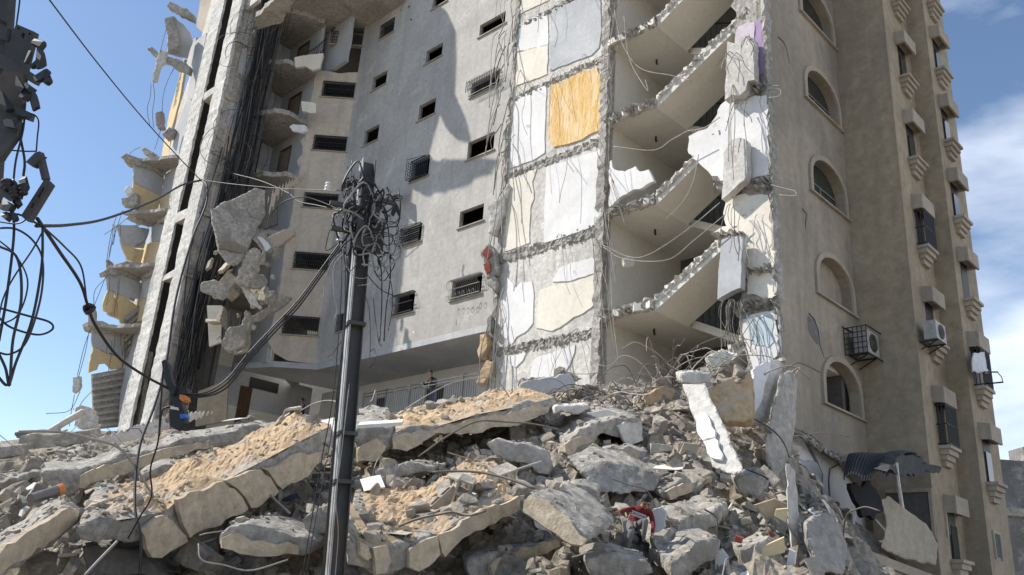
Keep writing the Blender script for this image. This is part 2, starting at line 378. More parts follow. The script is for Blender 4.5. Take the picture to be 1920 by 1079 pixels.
# soffit of the lowest storey, balcony floor, rear wall behind the railing
m = MB(); m.prism([Vector((-13.2, YS + 1.0, 11.3)), Vector((-11.0, YS - .02, 11.3)), Vector((-9.6, YS - .05, 11.3)), Vector((xc, YS - .05, 11.3)), W3(uS, VS - .03, 11.3), W3(-20.3, VS - .03, 11.3), W3(-20.3, 27, 11.3), W3(-36.5, 27, 11.3)], (0, 0, .28)); part(m, 'floor_slab', 'paint_silver')
m = MB(); m.prism([W3(-38, 19.2, 8.2), W3(-34.5, 21.3, 8.2), W3(-20.3, VS - .1, 8.2), W3(-20.3, 27, 8.2), W3(-38, 27, 8.2)], (0, 0, .3)); part(m, 'floor_slab', 'concrete')
VR = 24.7
def door_px(bl, tr, v): return rect_uz(v, bl, tr)
dr = [door_px((700, 775), (727, 728), VR), door_px((795, 757), (835, 705), VR), door_px((566, 800), (603, 752), VR)]
dr[0] = (dr[0][0], dr[0][1], 8.55, 10.5); dr[1] = (dr[1][0], dr[1][1], 8.55, 10.55); dr[2] = (dr[2][0], dr[2][1], 8.55, 10.2)
m = MB(); m.prism([W3(-38.3, VR, 8.5), W3(-20.3, VR, 8.5), W3(-20.3, VR, 11.3), W3(-38.3, VR, 11.3)], W3(0, .2, 0), [[W3(a, VR, c), W3(b, VR, c), W3(b, VR, d), W3(a, VR, d)] for a, b, c, d in dr]); part(m, 'wall', 'paint_white')
for a, b, c, d in dr:
    m = MB(); m.uvbox(a + .03, b - .03, VR + .08, VR + .13, c, d - .03); part(m, 'door', 'iron_black')
# balcony railing
m = MB(); ur0, ur1, zr0, zr1 = -30.4, -23.2, 8.6, 9.72
for z in (zr1, zr1 - .13, zr0 + .06): m.bar(W3(ur0, VS + .12, z), W3(ur1, VS + .12, z), .045 if z == zr1 else .03, .04)
k = ur0
while k < ur1: m.bar(W3(k, VS + .12, zr0), W3(k, VS + .12, zr1 - .13), .02, .02); k += .125
for k in np.arange(ur0, ur1 + .1, 1.6): m.bar(W3(k, VS + .12, 8.5), W3(k, VS + .12, zr1 + .08), .055, .055)
part(m, 'balcony_railing', 'iron_grey')
# rooms behind the openings
for z in np.arange(14.75, ZT, 3.2):
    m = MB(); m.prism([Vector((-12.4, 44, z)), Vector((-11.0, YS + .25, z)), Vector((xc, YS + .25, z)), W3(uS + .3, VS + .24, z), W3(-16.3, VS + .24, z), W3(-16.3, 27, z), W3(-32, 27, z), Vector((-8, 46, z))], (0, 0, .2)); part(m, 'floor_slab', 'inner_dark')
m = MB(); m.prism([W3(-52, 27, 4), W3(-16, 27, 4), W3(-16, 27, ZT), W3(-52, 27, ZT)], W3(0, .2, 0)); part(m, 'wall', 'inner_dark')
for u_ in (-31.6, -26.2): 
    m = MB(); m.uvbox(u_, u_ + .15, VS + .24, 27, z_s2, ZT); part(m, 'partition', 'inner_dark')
m = MB(); m.prism([Vector((XL + .15, YS + .24, 11.5)), Vector((XL + .15, YS + 6, 11.5)), Vector((XL + .15, YS + 6, 27.5)), Vector((XL + .15, YS + .24, 27.5))], (.12, 0, 0)); part(m, 'partition', 'plaster_grey')

# ---- corridor recess between the stair tower and the cream wing
UW2 = uvz(onv(510, 280, VW))[0]
u_l = q * (XL - YS)
lev = [11.7 + 3.2 * k for k in range(7)]
print('UW2', UW2)
dW1 = [((558, 103), (582, 76)), ((540, 204), (567, 171)), ((520, 318), (548, 272)), None, None, None, None]
d1 = [rect_uz(VW, *p) for p in dW1 if p]
hol = []
dl = []
for a, b, c, d in d1:
    fl = max([z for z in lev if z < d - 1.2], default=c) + .02; c2 = max(fl, d - 2.1)
    dl.append((a, b, c2, d)); hol.append([W3(a, VW, c2), W3(b, VW, c2), W3(b, VW, d), W3(a, VW, d)])
m = MB(); m.prism(rag([W3(UW2, VW, 11.5), W3(u_l - .02, VW, 11.5), W3(u_l - .02, VW, 31.2), W3(UW2, VW, 31.2)], .05, .4, 3, only=(1,)), W3(0, .2, 0), hol); part(m, 'wall', 'paint_silver')
for a, b, c, d in dl:
    m = MB(); m.uvbox(a + .05, b - .05, VW + .06, VW + .11, c, d - .05); f = part(m, 'door', 'door_tan')
    m = MB(); m.uvbox(a, a + .05, VW - .03, VW + .14, c, d); m.uvbox(b - .05, b, VW - .03, VW + .14, c, d); m.uvbox(a + .05, b - .05, VW - .03, VW + .14, d - .05, d); part(m, 'door_frame', 'door_brown', f)
# wall facing the courtyard on the tower side, white above and cream below on each storey
for z in lev + [8.5]:
    m = MB(); m.uvbox(UW2 - .2, UW2, 17.9, VR if z < 9 else VW - .003, z, z + 1.35); part(m, 'wall', 'paint_cream')
    m = MB(); m.uvbox(UW2 - .2, UW2, 17.9, VR if z < 9 else VW - .003, z + 1.352, z + 3.198); part(m, 'wall', 'paint_silver')
for bl, tr in (((474, 322), (492, 262)), ((440, 790), (474, 728))):
    a, b = onu(*bl, UW2 + .03), onu(*tr, UW2 + .03); va, vb = uvz(a)[1], uvz(b)[1]
    m = MB(); m.uvbox(UW2 - .01, UW2 + .03, va, vb, b.z - 2.05, b.z); part(m, 'door', 'door_brown' if bl[1] > 700 else 'iron_black')
a, b = onu(468, 722, UW2 + .04), onu(521, 735, UW2 + .04)
m = MB(); m.uvbox(UW2 - .01, UW2 + .04, uvz(a)[1], uvz(b)[1], a.z - .1, a.z + .42)
part(m, 'vent', 'iron_black')
m = MB(); m.uvbox(UW2 - .5, UW2 - .3, 16.4, 17.9, 8, 42); part(m, 'wall', 'concrete_dark')  # dark backing, colours in the shade of the shaft opening
# slabs of the corridor, snapped off towards the courtyard, and what is left of their parapets
for k, z in enumerate(lev[1:] + [lev[-1] + 3.2]):
    r_ = random.Random(40 + k)
    fr = [W3(UW2 + .05, 17.1 + r_.uniform(-.2, .4), z)] 
    e0 = fr[0]; e1 = W3(u_l + .05, VW - .02, z) + Vector((.1, -.3, 0))
    for j in range(1, 7):
        t = j / 7; sag = math.sin(t * 3.14) * (1.3 if k > 2 else .5); fr.append(e0.lerp(e1, t) + Vector((.5, -1, 0)).normalized() * (sag + r_.uniform(-.25, .25)))
    fr.append(e1)
    top = rag(fr + [W3(u_l, VW, z), W3(UW2, VW, z)], .07, .16, k, only=range(len(fr) - 1))
    m = MB(); m.prism(top, (0, 0, -.26)); part(m, 'floor_slab', 'concrete')
PARA = [((552, 108), (606, 100), (600, 128), (585, 132), (572, 124), (554, 127)), ((565, 190), (593, 195), (592, 212), (567, 209))]
for poly in PARA:
    m = MB(); m.prism(rag([ony(x, y, YS - .9) for x, y in poly], .03, .2, 5), (.02, .16, 0)); part(m, 'parapet', 'paint_cream')
m = MB()      # bent balustrade at the top corridor
p0, p1 = ony(562, 101, YS - .4), ony(612, 72, YS - .1)
for dz in (0, -.75): m.tube([p0.lerp(p1, t) + Vector((0, 0, dz - .25 * math.sin(3.14 * t))) for t in np.linspace(0, 1, 7)], .03, 4)
for t in np.linspace(0, 1, 14): p = p0.lerp(p1, t) + Vector((0, 0, -.25 * math.sin(3.14 * t))); m.bar(p, p - Vector((0, 0, .75)), .025, .025)
part(m, 'balustrade', 'iron_black')
# storey above the cream wing: white room open to the front
m = MB(); m.prism(rag([W3(UW2, VW + .6, 28), W3(-34.2, VW + .6, 28), W3(-34.2, VW + .6, ZT), W3(UW2, VW + .6, ZT)], .05, .5, 9), W3(0, .2, 0)); part(m, 'wall', 'paint_silver')
m = MB(); m.prism(rag([Vector((-13.5, 37.4, 30.9)), Vector((-9, 37.0, 30.9)), W3(-31, 20.6, 30.9), W3(-31, 24, 30.9), Vector((-13.5, 42, 30.9))], .2, .4, 5), (0, 0, .3)); part(m, 'floor_slab', 'concrete')

# ---- lift tower: two columns with the shaft between, seen against the sky
VT = 15.4
pA = [uvz(onv(x, y, VT))[0] for x, y in ((232, 780), (262, 780), (405, 5), (416, 5))]
pB = [uvz(onv(x, y, VT))[0] for x, y in ((276, 780), (292, 780), (435, 5), (444, 5))]
uA0, uA1, uB0, uB1 = [uvz(onv(x, 475, VT))[0] for x in (295, 315, 333, 352)]
def rough_box(u0, u1, v0, v1, z0, z1, seed, amp=.035, step=.35):
    r_ = random.Random(seed); m = MB(); zs = np.arange(z0, z1 + step / 2, step); V = []
    for z in zs:
        for a, b in ((u0, v0), (u1, v0), (u1, v1), (u0, v1)): V.append(W3(a + r_.gauss(0, amp), b + r_.gauss(0, amp * .6), z + r_.uniform(-.08, .08)))
    F = [(4 * i + k, 4 * i + (k + 1) % 4, 4 * i + 4 + (k + 1) % 4, 4 * i + 4 + k) for i in range(len(zs) - 1) for k in range(4)] + [(3, 2, 1, 0), tuple(4 * (len(zs) - 1) + k for k in range(4))]
    return m.add(V, F)
part(rough_box(uA0, uA1, VT, VT + .12, 4, 42, 1, .018, .25), 'column', 'column_white')
part(rough_box(uB0, uB1, VT, VT + .16, 4, 42, 2, .018, .25), 'column', 'column_white'); part(rough_box(uB0, uB1 - .01, VT + .162, VT + .55, 4, 42, 3, .02, .25), 'column', 'concrete')  # duller concrete behind the white face: shade of the side as colour
for k, (x0, y0, x1, y1) in enumerate(((288, 528, 318, 516), (372, 186, 405, 168), (320, 410, 345, 404))):
    a, b = onv(x0, y0, VT), onv(x1, y1, VT); part(rough_box(uA1 - .02, uB0 + .02, VT + .02, VT + .4, (a.z + b.z) / 2 - .22, (a.z + b.z) / 2 + .2, 20 + k, .03, .2), 'beam', 'concrete_column')
for s_, z in enumerate(np.arange(8.5, 42, 3.2)):
    part(rough_box(uB1 - .05, uB1 + .1, VT + .1, VT + 1.55, z - .32, z + .1, 60 + s_, .05, .14), 'beam', 'concrete_beam')
    m = MB(); m.uvbox(uB1 - .25, uB1 - .02, VT + .5, VT + 1.5, z + .1, z + 1.4); part(m, 'wall', 'plaster_beige' if s_ < 5 else 'concrete')
    m = MB(); m.uvbox(uB1 - .25, uB1 - .02, VT + .5, VT + 1.5, z + 1.4, z + 2.88); part(m, 'wall', 'paint_silver' if s_ % 3 else 'concrete')  # side walls toned down to carry that face's shade
m = MB(); m.uvbox(uA0 + .1, uB1 - .05, VT + 2.3, VT + 2.5, 4, 42); m.uvbox(uA0, uA0 + .15, VT + .13, VT + 2.3, 4, 42); m.uvbox(uB1 - .5, uB1 - .26, VT + .56, VT + 2.3, 4, 42); part(m, 'lift_shaft', 'inner_dark')  # shaft walls coloured dark for the shade in the slot
m = MB(); m.prism(rag([onv(x, y, VT + .6) for x, y in ((402, -20), (380, 60), (356, 140), (334, 210), (314, 300), (300, 340), (284, 430), (262, 520), (240, 610), (232, 700), (234, 800), (256, 800), (322, 400), (414, -20))], .06, .3, 4), W3(0, .2, 0)); part(m, 'wall', 'concrete_column')
# collapsed rooms left of the tower: yellow and white walls at each storey
UL = uvz(onv(309, 326, VT + .35))[0]
YEL = dict(w='paint_silver', y='paint_yellow')
LW = [ # (plane, pixel polygon, material)
 ('u', [(251, 304), (310, 326), (302, 368), (250, 342)], 'w'), ('u', [(250, 342), (302, 368), (296, 411), (280, 408), (256, 398), (247, 370)], 'y'),
 ('v', [(310, 326), (340, 306), (330, 360), (302, 368)], 'w'), ('v', [(302, 368), (330, 360), (318, 402), (296, 411)], 'y'),
 ('u', [(219, 422), (257, 422), (272, 440), (270, 452), (252, 462), (228, 460)], 'w'), ('u', [(228, 460), (252, 462), (254, 478), (246, 490), (238, 486)], 'y'),
 ('v', [(284, 424), (312, 408), (303, 452), (284, 455)], 'w'), ('v', [(256, 466), (284, 455), (303, 452), (290, 500), (262, 510), (254, 500)], 'y'),
 ('u', [(199, 514), (224, 512), (262, 524), (268, 560), (240, 560), (202, 545)], 'w'), ('u', [(202, 545), (214, 546), (212, 585), (205, 588), (194, 582), (193, 572)], 'y'), ('u', [(216, 550), (240, 560), (262, 580), (243, 610), (226, 606), (222, 580)], 'y'),
 ('v', [(264, 524), (290, 514), (283, 552), (270, 560)], 'w'),
 ('u', [(173, 618), (205, 624), (232, 634), (230, 672), (200, 662), (175, 652), (172, 640)], 'w'), ('u', [(175, 652), (200, 662), (230, 672), (228, 690), (208, 694), (198, 682), (186, 683), (182, 694), (166, 700), (168, 680)], 'y'),
 ('u', [(330, 36), (344, 46), (358, 64), (362, 78), (352, 110), (314, 100), (318, 60)], 'w'),
 ('v', [(378, -20), (400, -20), (390, 40), (382, 62), (368, 52), (374, 10)], 'c'), ('v', [(368, 70), (362, 116), (346, 112), (330, 196), (324, 205), (340, 120), (357, 78)], 'c'),
 ('v', [(338, 140), (345, 136), (336, 190), (322, 240), (315, 300), (302, 296), (318, 210)], 'o'),
 ('v', [(362, 80), (388, 62), (376, 120), (360, 190), (352, 180), (357, 140), (350, 120)], 'w'), ('v', [(352, 185), (368, 190), (356, 240), (336, 298), (318, 296), (330, 240)], 'w')]
for k, (pl, poly, c) in enumerate(LW):
    mm = {'w': 'paint_silver', 'y': 'paint_yellow', 'c': 'trim', 'o': 'paint_yellow'}[c]
    if pl == 'u': P = [onu(x, y, UL) for x, y in poly]; ex = W3(-.12, 0, 0)
    else: P = [onv(x, y, VT + .35 + (.6 if c in 'co' else 0)) for x, y in poly]; ex = W3(0, .14, 0)
    m = MB(); m.prism(rag(P, .025, .18, k), ex); part(m, 'wall', mm)
# broken slab edges between those rooms
for k, (pl, poly) in enumerate([('u', [(237, 288), (255, 295), (292, 306), (314, 322), (308, 330), (250, 304)]), ('u', [(196, 508), (214, 500), (236, 505), (262, 516), (270, 522), (262, 528), (224, 514), (199, 516)]), ('v', [(262, 514), (290, 502), (288, 512), (266, 524)]),
        ('u', [(165, 604), (190, 602), (232, 620), (232, 632), (204, 624), (170, 618)]), ('u', [(252, 398), (280, 408), (296, 411), (294, 420), (270, 418), (246, 404)]), ('v', [(294, 411), (319, 402), (316, 410), (296, 420)])]):
    P = [onu(x, y, UL + .25) if pl == 'u' else onv(x, y, VT + .15) for x, y in poly]
    m = MB(); m.prism(rag(P, .05, .15, 70 + k), W3(-.7, 0, 0) if pl == 'u' else W3(0, .5, 0)); part(m, 'floor_slab', 'concrete_beam')
for k, (cx_, cy_, lx, ly) in enumerate(((309, 326, 251, 304), (286, 422, 222, 420), (264, 522, 199, 512), (233, 630, 172, 616))):     # slab corners still holding on
    cz, vf = onu(cx_, cy_, UL).z, uvz(onu(lx, ly, UL))[1]
    P = [W3(UL, vf, cz), W3(UL, VT + .34, cz), W3(uA0, VT + .34, cz), W3(uA0 - .05, VT - .1, cz), W3(UL + .5 * (uA0 - UL), vf + .6 * (VT - vf), cz)]
    m = MB(); m.prism(rag(P, .06, .18, 33 + k, only=(3, 4)), (0, 0, .17)); part(m, 'floor_slab', 'concrete')
# unseen wall added and outlined to cast the grey wing's shadow; slab of the upper storeys still sticking out beside the lift tower
m = MB(); m.prism([W3(u, 15.7, z) for u, z in ((-35.6, 29.6), (-34.9, 32.4), (-34.2, 31.2), (-33.5, 30.5), (-32.5, 29.95), (-33.0, 31.3), (-34.0, 33.1), (-34.15, 35), (-34.4, 36.7), (-35.2, 38.2), (-37, 40), (-37.2, 44), (-38, 44), (-38, 29.6))], W3(0, .2, 0)); part(m, 'wall', 'concrete_column')
m = MB(); m.prism(rag([W3(u, v, 28.3) for u, v in ((-36, 16.2), (-35.4, 15.7), (-33.6, 15.5), (-31.6, 15.55), (-30.7, 15.7), (-31.7, 16.1), (-33, 16.3), (-34.6, 16.7))], .06, .3, 6), (0, 0, .32)); part(m, 'floor_slab', 'concrete')
for pl, poly, c in (('v', [(309, 326), (342, 304), (330, 362), (302, 368)], 'paint_silver'), ('v', [(302, 368), (330, 362), (318, 404), (296, 411)], 'paint_yellow'), ('v', [(284, 424), (316, 406), (303, 460), (270, 468)], 'paint_silver'), ('v', [(270, 468), (303, 460), (290, 506), (256, 515)], 'paint_yellow'), ('v', [(262, 526), (292, 514), (282, 556), (252, 568)], 'paint_silver'), ('v', [(252, 568), (282, 556), (268, 602), (238, 608)], 'paint_yellow'), ('v', [(232, 634), (262, 624), (240, 790), (222, 800)], 'paint_silver'),
        ('u', [(226, 424), (280, 430), (270, 466), (236, 462)], 'paint_silver'), ('u', [(238, 464), (270, 468), (256, 514), (246, 494)], 'paint_yellow'), ('u', [(206, 516), (262, 528), (252, 566), (208, 546)], 'paint_silver'), ('u', [(204, 552), (250, 570), (238, 606), (200, 588)], 'paint_yellow'), ('u', [(180, 622), (232, 636), (230, 700), (190, 668)], 'paint_silver')):
    P = [onu(x, y, UL - .16) if pl == 'u' else onv(x, y, VT + .5) for x, y in poly]; m = MB(); m.prism(rag(P, .03, .2, len(poly[0])), W3(-.12, 0, 0) if pl == 'u' else W3(0, .09, 0)); part(m, 'wall', c)
# walls and shade-dark opening sheets glimpsed between the cables low in the torn corner
for poly, c in (([(388, 573), (416, 573), (418, 640), (392, 650)], 'paint_cream'), ([(417, 583), (432, 583), (432, 645), (414, 645)], 'inner_dark'), ([(372, 734), (428, 712), (424, 790), (366, 800)], 'plaster_brown'), ([(484, 360), (520, 350), (520, 420), (492, 430)], 'inner_dark'), ([(470, 510), (506, 500), (500, 560), (474, 560)], 'inner_dark')):  # brown wall and dark openings have their shade painted in
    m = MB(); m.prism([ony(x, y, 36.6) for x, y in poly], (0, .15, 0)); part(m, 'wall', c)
# fallen ribbed ceiling (the stripes left of the tower)
def ribbed(poly, u_, n, name='ribbed_ceiling'):
    # n ribs between the polygon's first edge pair: poly = a(top-left) b(top-right) c(bottom-right) d(bottom-left)
    a, b, c, d = [onu(x, y, u_) for x, y in poly]
    m = MB(); m.prism([a, b, c, d], W3(-.1, 0, 0)); f = part(m, name, 'concrete')
    for i in range(n):
        t = (i + .5) / n; p, q_ = a.lerp(d, t), b.lerp(c, t)
        m = MB(); m.bar(p + W3(.05, 0, 0), q_ + W3(.05, 0, 0), .14, .14); part(m, 'rib', 'concrete', f)
ribbed([(232, 596), (276, 562), (258, 640), (232, 672)], UL + .3, 6)
ribbed([(172, 702), (236, 690), (232, 800), (176, 806)], UL + .3, 9)
# ---- white block: the room walls laid bare between two shafts
UB0, UB1 = -20.28, -15.66
m = MB(); P = [W3(UB0, VB, 5.5), W3(UB1, VB, 5.5), W3(UB1, VB, ZT), W3(UB0, VB, ZT)]
m.prism(rag(P, .05, .3, 11, only=(1, 3)), W3(0, .45, 0)); part(m, 'wall', 'concrete_column')
m = MB(); m.prism(rag([W3(UB0 + .05, VB + .46, 5.5), W3(UB0 + .05, VS, 5.5), W3(UB0 + .05, VS, ZT), W3(UB0 + .05, VB + .46, ZT)], .08, .3, 4, only=(3,)), W3(.25, 0, 0)); part(m, 'wall', 'concrete_beam')
def rough_band(p0, p1, h, proud, seed, seg=.07, amp=.055, dn=None):
    """rough broken concrete band along p0-p1 on a wall, dn = outward"""
    r_ = random.Random(seed); p0, p1, dn = Vector(p0), Vector(p1), Vector(dn); d = p1 - p0; n = max(3, int(d.length / seg)); V = []; rows = 7
    for i in range(n + 1):
        t = i / n
        for j in range(rows):
            s_ = j / (rows - 1); o = proud * r_.choice((.1, .2, .4, .6, 1.2)) * r_.uniform(.4, 1.2) if 0 < j < rows - 1 else -.04
            V.append(p0 + d * t + Vector((0, 0, (s_ - .5) * h + r_.gauss(0, amp * .6))) + dn * o + d.normalized() * r_.uniform(-.3, .3) * seg)
    F = [(i * rows + j, (i + 1) * rows + j, (i + 1) * rows + j + 1, i * rows + j + 1) for i in range(n) for j in range(rows - 1)]
    cr_ = d.cross(Vector((0, 0, 1))).dot(dn)
    if cr_ < 0: F = [f[::-1] for f in F]
    return MB().add(V, F)
OUT = W3(0, -1, 0)
for k, (z, h) in enumerate(((9.5, .55), (12.95, .75), (16.2, .5), (19.5, .42), (22.8, .4), (25.9, .4), (29.1, .4), (32.3, .4))):
    part(rough_band(W3(UB0 - .05, VB, z), W3(UB1 + .06, VB, z), h * .72, .08, 100 + k, dn=OUT), 'beam', 'concrete_beam')
uM = uvz(onv(1027, 100, VB))[0]
for k, (u_, w_) in enumerate(((UB1 - .02, .3), (UB0 + .06, .22))):
    for z in np.arange(6, ZT, 3.2): part(rough_box(u_ - w_ / 2, u_ + w_ / 2, VB - .07, VB + .2, z, z + 3.2, 200 + k * 20 + int(z), .03, .2), 'column', 'concrete_beam')
PAN = [ # (pixel outline, material, proud)
 ([(974, -60), (1030, -60), (1029, 0), (974, 27)], 'paint_cream', .03), ([(1036, -60), (1128, -60), (1125, -40), (1036, -5)], 'paint_white', .03),
 ([(971, 47), (1026, 21), (1028, 78), (1027, 84), (968, 98)], 'paint_white', .03), ([(968, 99), (1027, 85), (1026, 139), (998, 150), (964, 163)], 'paint_cream', .034),
 ([(1032, 18), (1080, 0), (1126, -14), (1127, 60), (1122, 90), (1108, 104), (1070, 118), (1031, 133)], 'paint_silver', .035),
 ([(1033, 160), (1062, 150), (1092, 134), (1120, 126), (1122, 138), (1133, 142), (1132, 240), (1105, 252), (1090, 262), (1038, 276), (1028, 258), (1030, 200)], 'stucco_orange', .05),
 ([(962, 186), (1024, 160), (1022, 230), (1021, 287), (1000, 300), (955, 316), (958, 250)], 'paint_white', .03),
 ([(1025, 313), (1080, 296), (1130, 279), (1128, 350), (1126, 418), (1079, 437), (1020, 455), (1021, 380)], 'paint_white', .05),
 ([(955, 336), (985, 324), (1006, 316), (998, 340), (1001, 372), (994, 392), (992, 440), (993, 455), (968, 464), (947, 471), (949, 400)], 'paint_cream', .03),
 ([(951, 520), (968, 540), (975, 530), (997, 528), (1000, 545), (1001, 558), (999, 606), (983, 624), (968, 632), (959, 646), (953, 640), (940, 628), (943, 560)], 'paint_white', .03),
 ([(1013, 544), (1040, 536), (1072, 529), (1116, 515), (1114, 545), (1113, 572), (1094, 587), (1075, 595), (1050, 614), (1035, 621), (1005, 615), (1007, 580)], 'paint_cream', .03),
 ([(1035, 528), (1049, 502), (1070, 494), (1116, 483), (1116, 512), (1072, 526)], 'paint_white', .034),
 ([(1003, 672), (1040, 660), (1078, 646), (1077, 660), (1068, 684), (1053, 706), (994, 708), (996, 690)], 'paint_white', .03),
 ([(953, 670), (986, 662), (980, 676), (966, 690), (957, 684)], 'paint_white', .03)]
for k, (poly, mm, pr) in enumerate(PAN):
    P = [onv(x, y, VB - pr) for x, y in poly]
    m = MB(); m.prism(rag(P, .016, .13, 300 + k), W3(0, pr + .02, 0)); part(m, 'wall_panel', mm)
# shaft wall beside the block (the stair hall's left side), seen at a slant
m = MB(); m.uvbox(UB1 + .01, UB1 + .16, VB + .3, 23.8, 5.5, ZT); part(m, 'wall', 'ceiling_plaster')
# ---- stair hall
VH = 23.8
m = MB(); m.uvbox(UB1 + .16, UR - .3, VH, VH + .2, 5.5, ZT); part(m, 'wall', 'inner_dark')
ZL = [6.75, 10.1, 13.5, 16.95, 20.05, 23.3, 26.5, 29.7]
def broken_steps(u0, z0, u1, z1, v, n, seed):   # outline of a snapped flight in its section plane: chipped steps above, straight soffit below
    r_ = random.Random(seed); P = []
    for i in range(n):
        t0, t1 = i / n, (i + 1) / n; z = z0 + (z1 - z0) * t1; a, b = u0 + (u1 - u0) * t0, u0 + (u1 - u0) * t1
        P += [W3(a + r_.uniform(-.04, .02), v, z + r_.uniform(-.06, .03)), W3((a + b) / 2, v, z + r_.uniform(-.09, .03)), W3(b + r_.uniform(-.05, .01), v, z + r_.uniform(-.05, .02))]
    P += [W3(u1, v, z1 - .3), W3(u0, v, z0 - .3)]
    return P
for k, z in enumerate(ZL):
    zu = ZL[k + 1] if k + 1 < len(ZL) else z + 3.2
    zm = z + (zu - z) * .52 + .15
    r_ = random.Random(k)
    # landing beside the block, its edge snapped
    fr = [W3(UB1 + .02, VB + r_.uniform(-.1, .1), z)] + [W3(UB1 + .02 + (2.0 / 7) * j, VB + r_.uniform(-.16, .2), z + r_.uniform(-.02, .02)) for j in range(1, 8)]
    lp = [Vector((p.x, p.y, z)) for p in fr] + [W3(-13.6, VH - .01, z), W3(UB1 + .02, VH - .01, z)]
    m = MB(); m.prism(lp, (0, 0, -.22)); part(m, 'landing', 'ceiling_plaster')
    part(rough_band(W3(UB1 + .05, VB + .02, z - .1), W3(-13.62, VB + .02, z - .08), .34, .2, 500 + k, dn=OUT), 'broken_edge', 'concrete_beam')
    # flight in front, cut along its length
    u0, u1 = -13.6, -10.55
    m = MB(); m.prism(broken_steps(u0, z + .02, u1, zm, VB + .05, 9, k), W3(0, 1.75, 0)); part(m, 'stair_flight', 'ceiling_plaster')
    b0, b1 = W3(u0, VB + .06, z + .02), W3(u1 + .2, VB + .06, zm + .08)
    part(rough_band(b0, b1, .3, .12, 600 + k, dn=OUT, seg=.08, amp=.05), 'broken_edge', 'concrete_column')
    # mid landing and the flight behind
    m = MB(); m.uvbox(u1 + .002, UR - .32, VB + .4, VH - .01, zm - .22, zm); part(m, 'landing', 'ceiling_plaster')
    m = MB(); P = [W3(u1, VB + 2.0, zm), W3(-13.58, VB + 2.0, zu), W3(-13.58, VB + 2.0, zu - .26), W3(u1, VB + 2.0, zm - .26)]
    m.prism(P, W3(0, 1.9, 0)); part(m, 'stair_flight', 'ceiling_plaster')
    m = MB()
    m.tube([W3(u1, VB + 1.95, zm + .95), W3(-13.6, VB + 1.95, zu + .95)], .03, 4)
    for j in range(15):
        t = j / 14; m.bar(W3(u1 + (-13.6 - u1) * t, VB + 1.95, zm + (zu - zm) * t), W3(u1 + (-13.6 - u1) * t, VB + 1.95, zm + (zu - zm) * t + .95), .02, .02)
    part(m, 'handrail', 'iron_black')
    c = W3(-14.7, VB + 1.6, z - .22); m = MB(); m.tube([c, c + Vector((0, 0, -.12)), c + Vector((.02, 0, -.2))], .035, 6); part(m, 'ceiling_lamp', 'iron_black')
# plaster left on the hall wall at one storey, white
m = MB(); m.prism(rag([onv(x, y, VB - .05) for x, y in ((1143, 304), (1146, 300), (1152, 318), (1172, 322), (1192, 312), (1200, 322), (1216, 318), (1226, 340), (1205, 352), (1180, 360), (1160, 372), (1142, 388))], .03, .12, 8), W3(0, .14, 0)); part(m, 'wall_panel', 'paint_white')
# ---- corner pier between hall and right facade
zz = list(np.arange(6, ZT, .3)); r_ = random.Random(5)
P = [W3(UR - .001, VB, 5.5), W3(UR - .001, VB, ZT)] + [W3(-10.75 + r_.uniform(-.12, .12), VB, z) for z in reversed(zz)]
m = MB(); m.prism(P, W3(0, .4, 0)); part(m, 'wall', 'concrete_beam')
PIER = [ # (outline, material, plane offset in front of VB, thickness)
 ([(1384, 50), (1400, 44), (1414, 41), (1414, 110), (1390, 120), (1374, 110)], 'paint_pink', .03, .06), ([(1415, 41), (1426, 38), (1432, 90), (1435, 136), (1416, 144)], 'paint_violet', .03, .06),
 ([(1364, 78), (1378, 82), (1390, 70), (1412, 72), (1414, 150), (1402, 152), (1398, 170), (1385, 180), (1372, 178), (1359, 188)], 'concrete_column', .42, .3),
 ([(1362, 188), (1400, 183), (1437, 178), (1441, 250), (1442, 327), (1405, 334), (1358, 338), (1338, 338), (1328, 322), (1312, 308), (1291, 288), (1291, 256), (1310, 246), (1325, 242), (1345, 214), (1352, 196)], 'paint_white', .06, .1),
 ([(1358, 285), (1372, 262), (1386, 258), (1398, 262), (1400, 325), (1395, 338), (1385, 345), (1365, 365), (1353, 374)], 'concrete_column', .42, .28),
 ([(1362, 374), (1390, 364), (1440, 366), (1446, 420), (1452, 480), (1455, 560), (1425, 556), (1400, 552), (1396, 462), (1366, 452), (1338, 444), (1334, 438), (1352, 426), (1362, 424), (1356, 400)], 'paint_cream', .05, .08),
 ([(1353, 450), (1364, 446), (1392, 444), (1390, 500), (1388, 540), (1372, 546), (1345, 562), (1348, 500)], 'paint_silver', .45, .24),
 ([(1393, 600), (1408, 590), (1455, 580), (1460, 620), (1462, 660), (1448, 675), (1412, 692), (1400, 650), (1392, 625)], 'paint_white', .05, .08),
 ([(1398, 600), (1420, 592), (1448, 590), (1452, 640), (1440, 652), (1420, 648), (1405, 640)], 'paint_blue', .065, .03)]
for k, (poly, mm, of, th) in enumerate(PIER):
    P = [onv(x, y, VB - of) for x, y in poly]; m = MB(); m.prism(rag(P, .014 if of > .3 else .028, .12, 700 + k), W3(0, th, 0)); part(m, 'concrete_panel' if of > .3 else 'wall_panel', mm)
for k, (x0, y0, x1, y1, h) in enumerate(((1340, 347, 1446, 345, .5), (1376, 580, 1462, 568, .4), (1400, 175, 1440, 160, .5), (1405, 510, 1450, 505, .3), (1345, 445, 1400, 440, .2))):
    part(rough_band(onv(x0, y0, VB), onv(x1, y1, VB), h * .8, .3, 800 + k, dn=OUT, amp=.09), 'beam', 'concrete_beam')
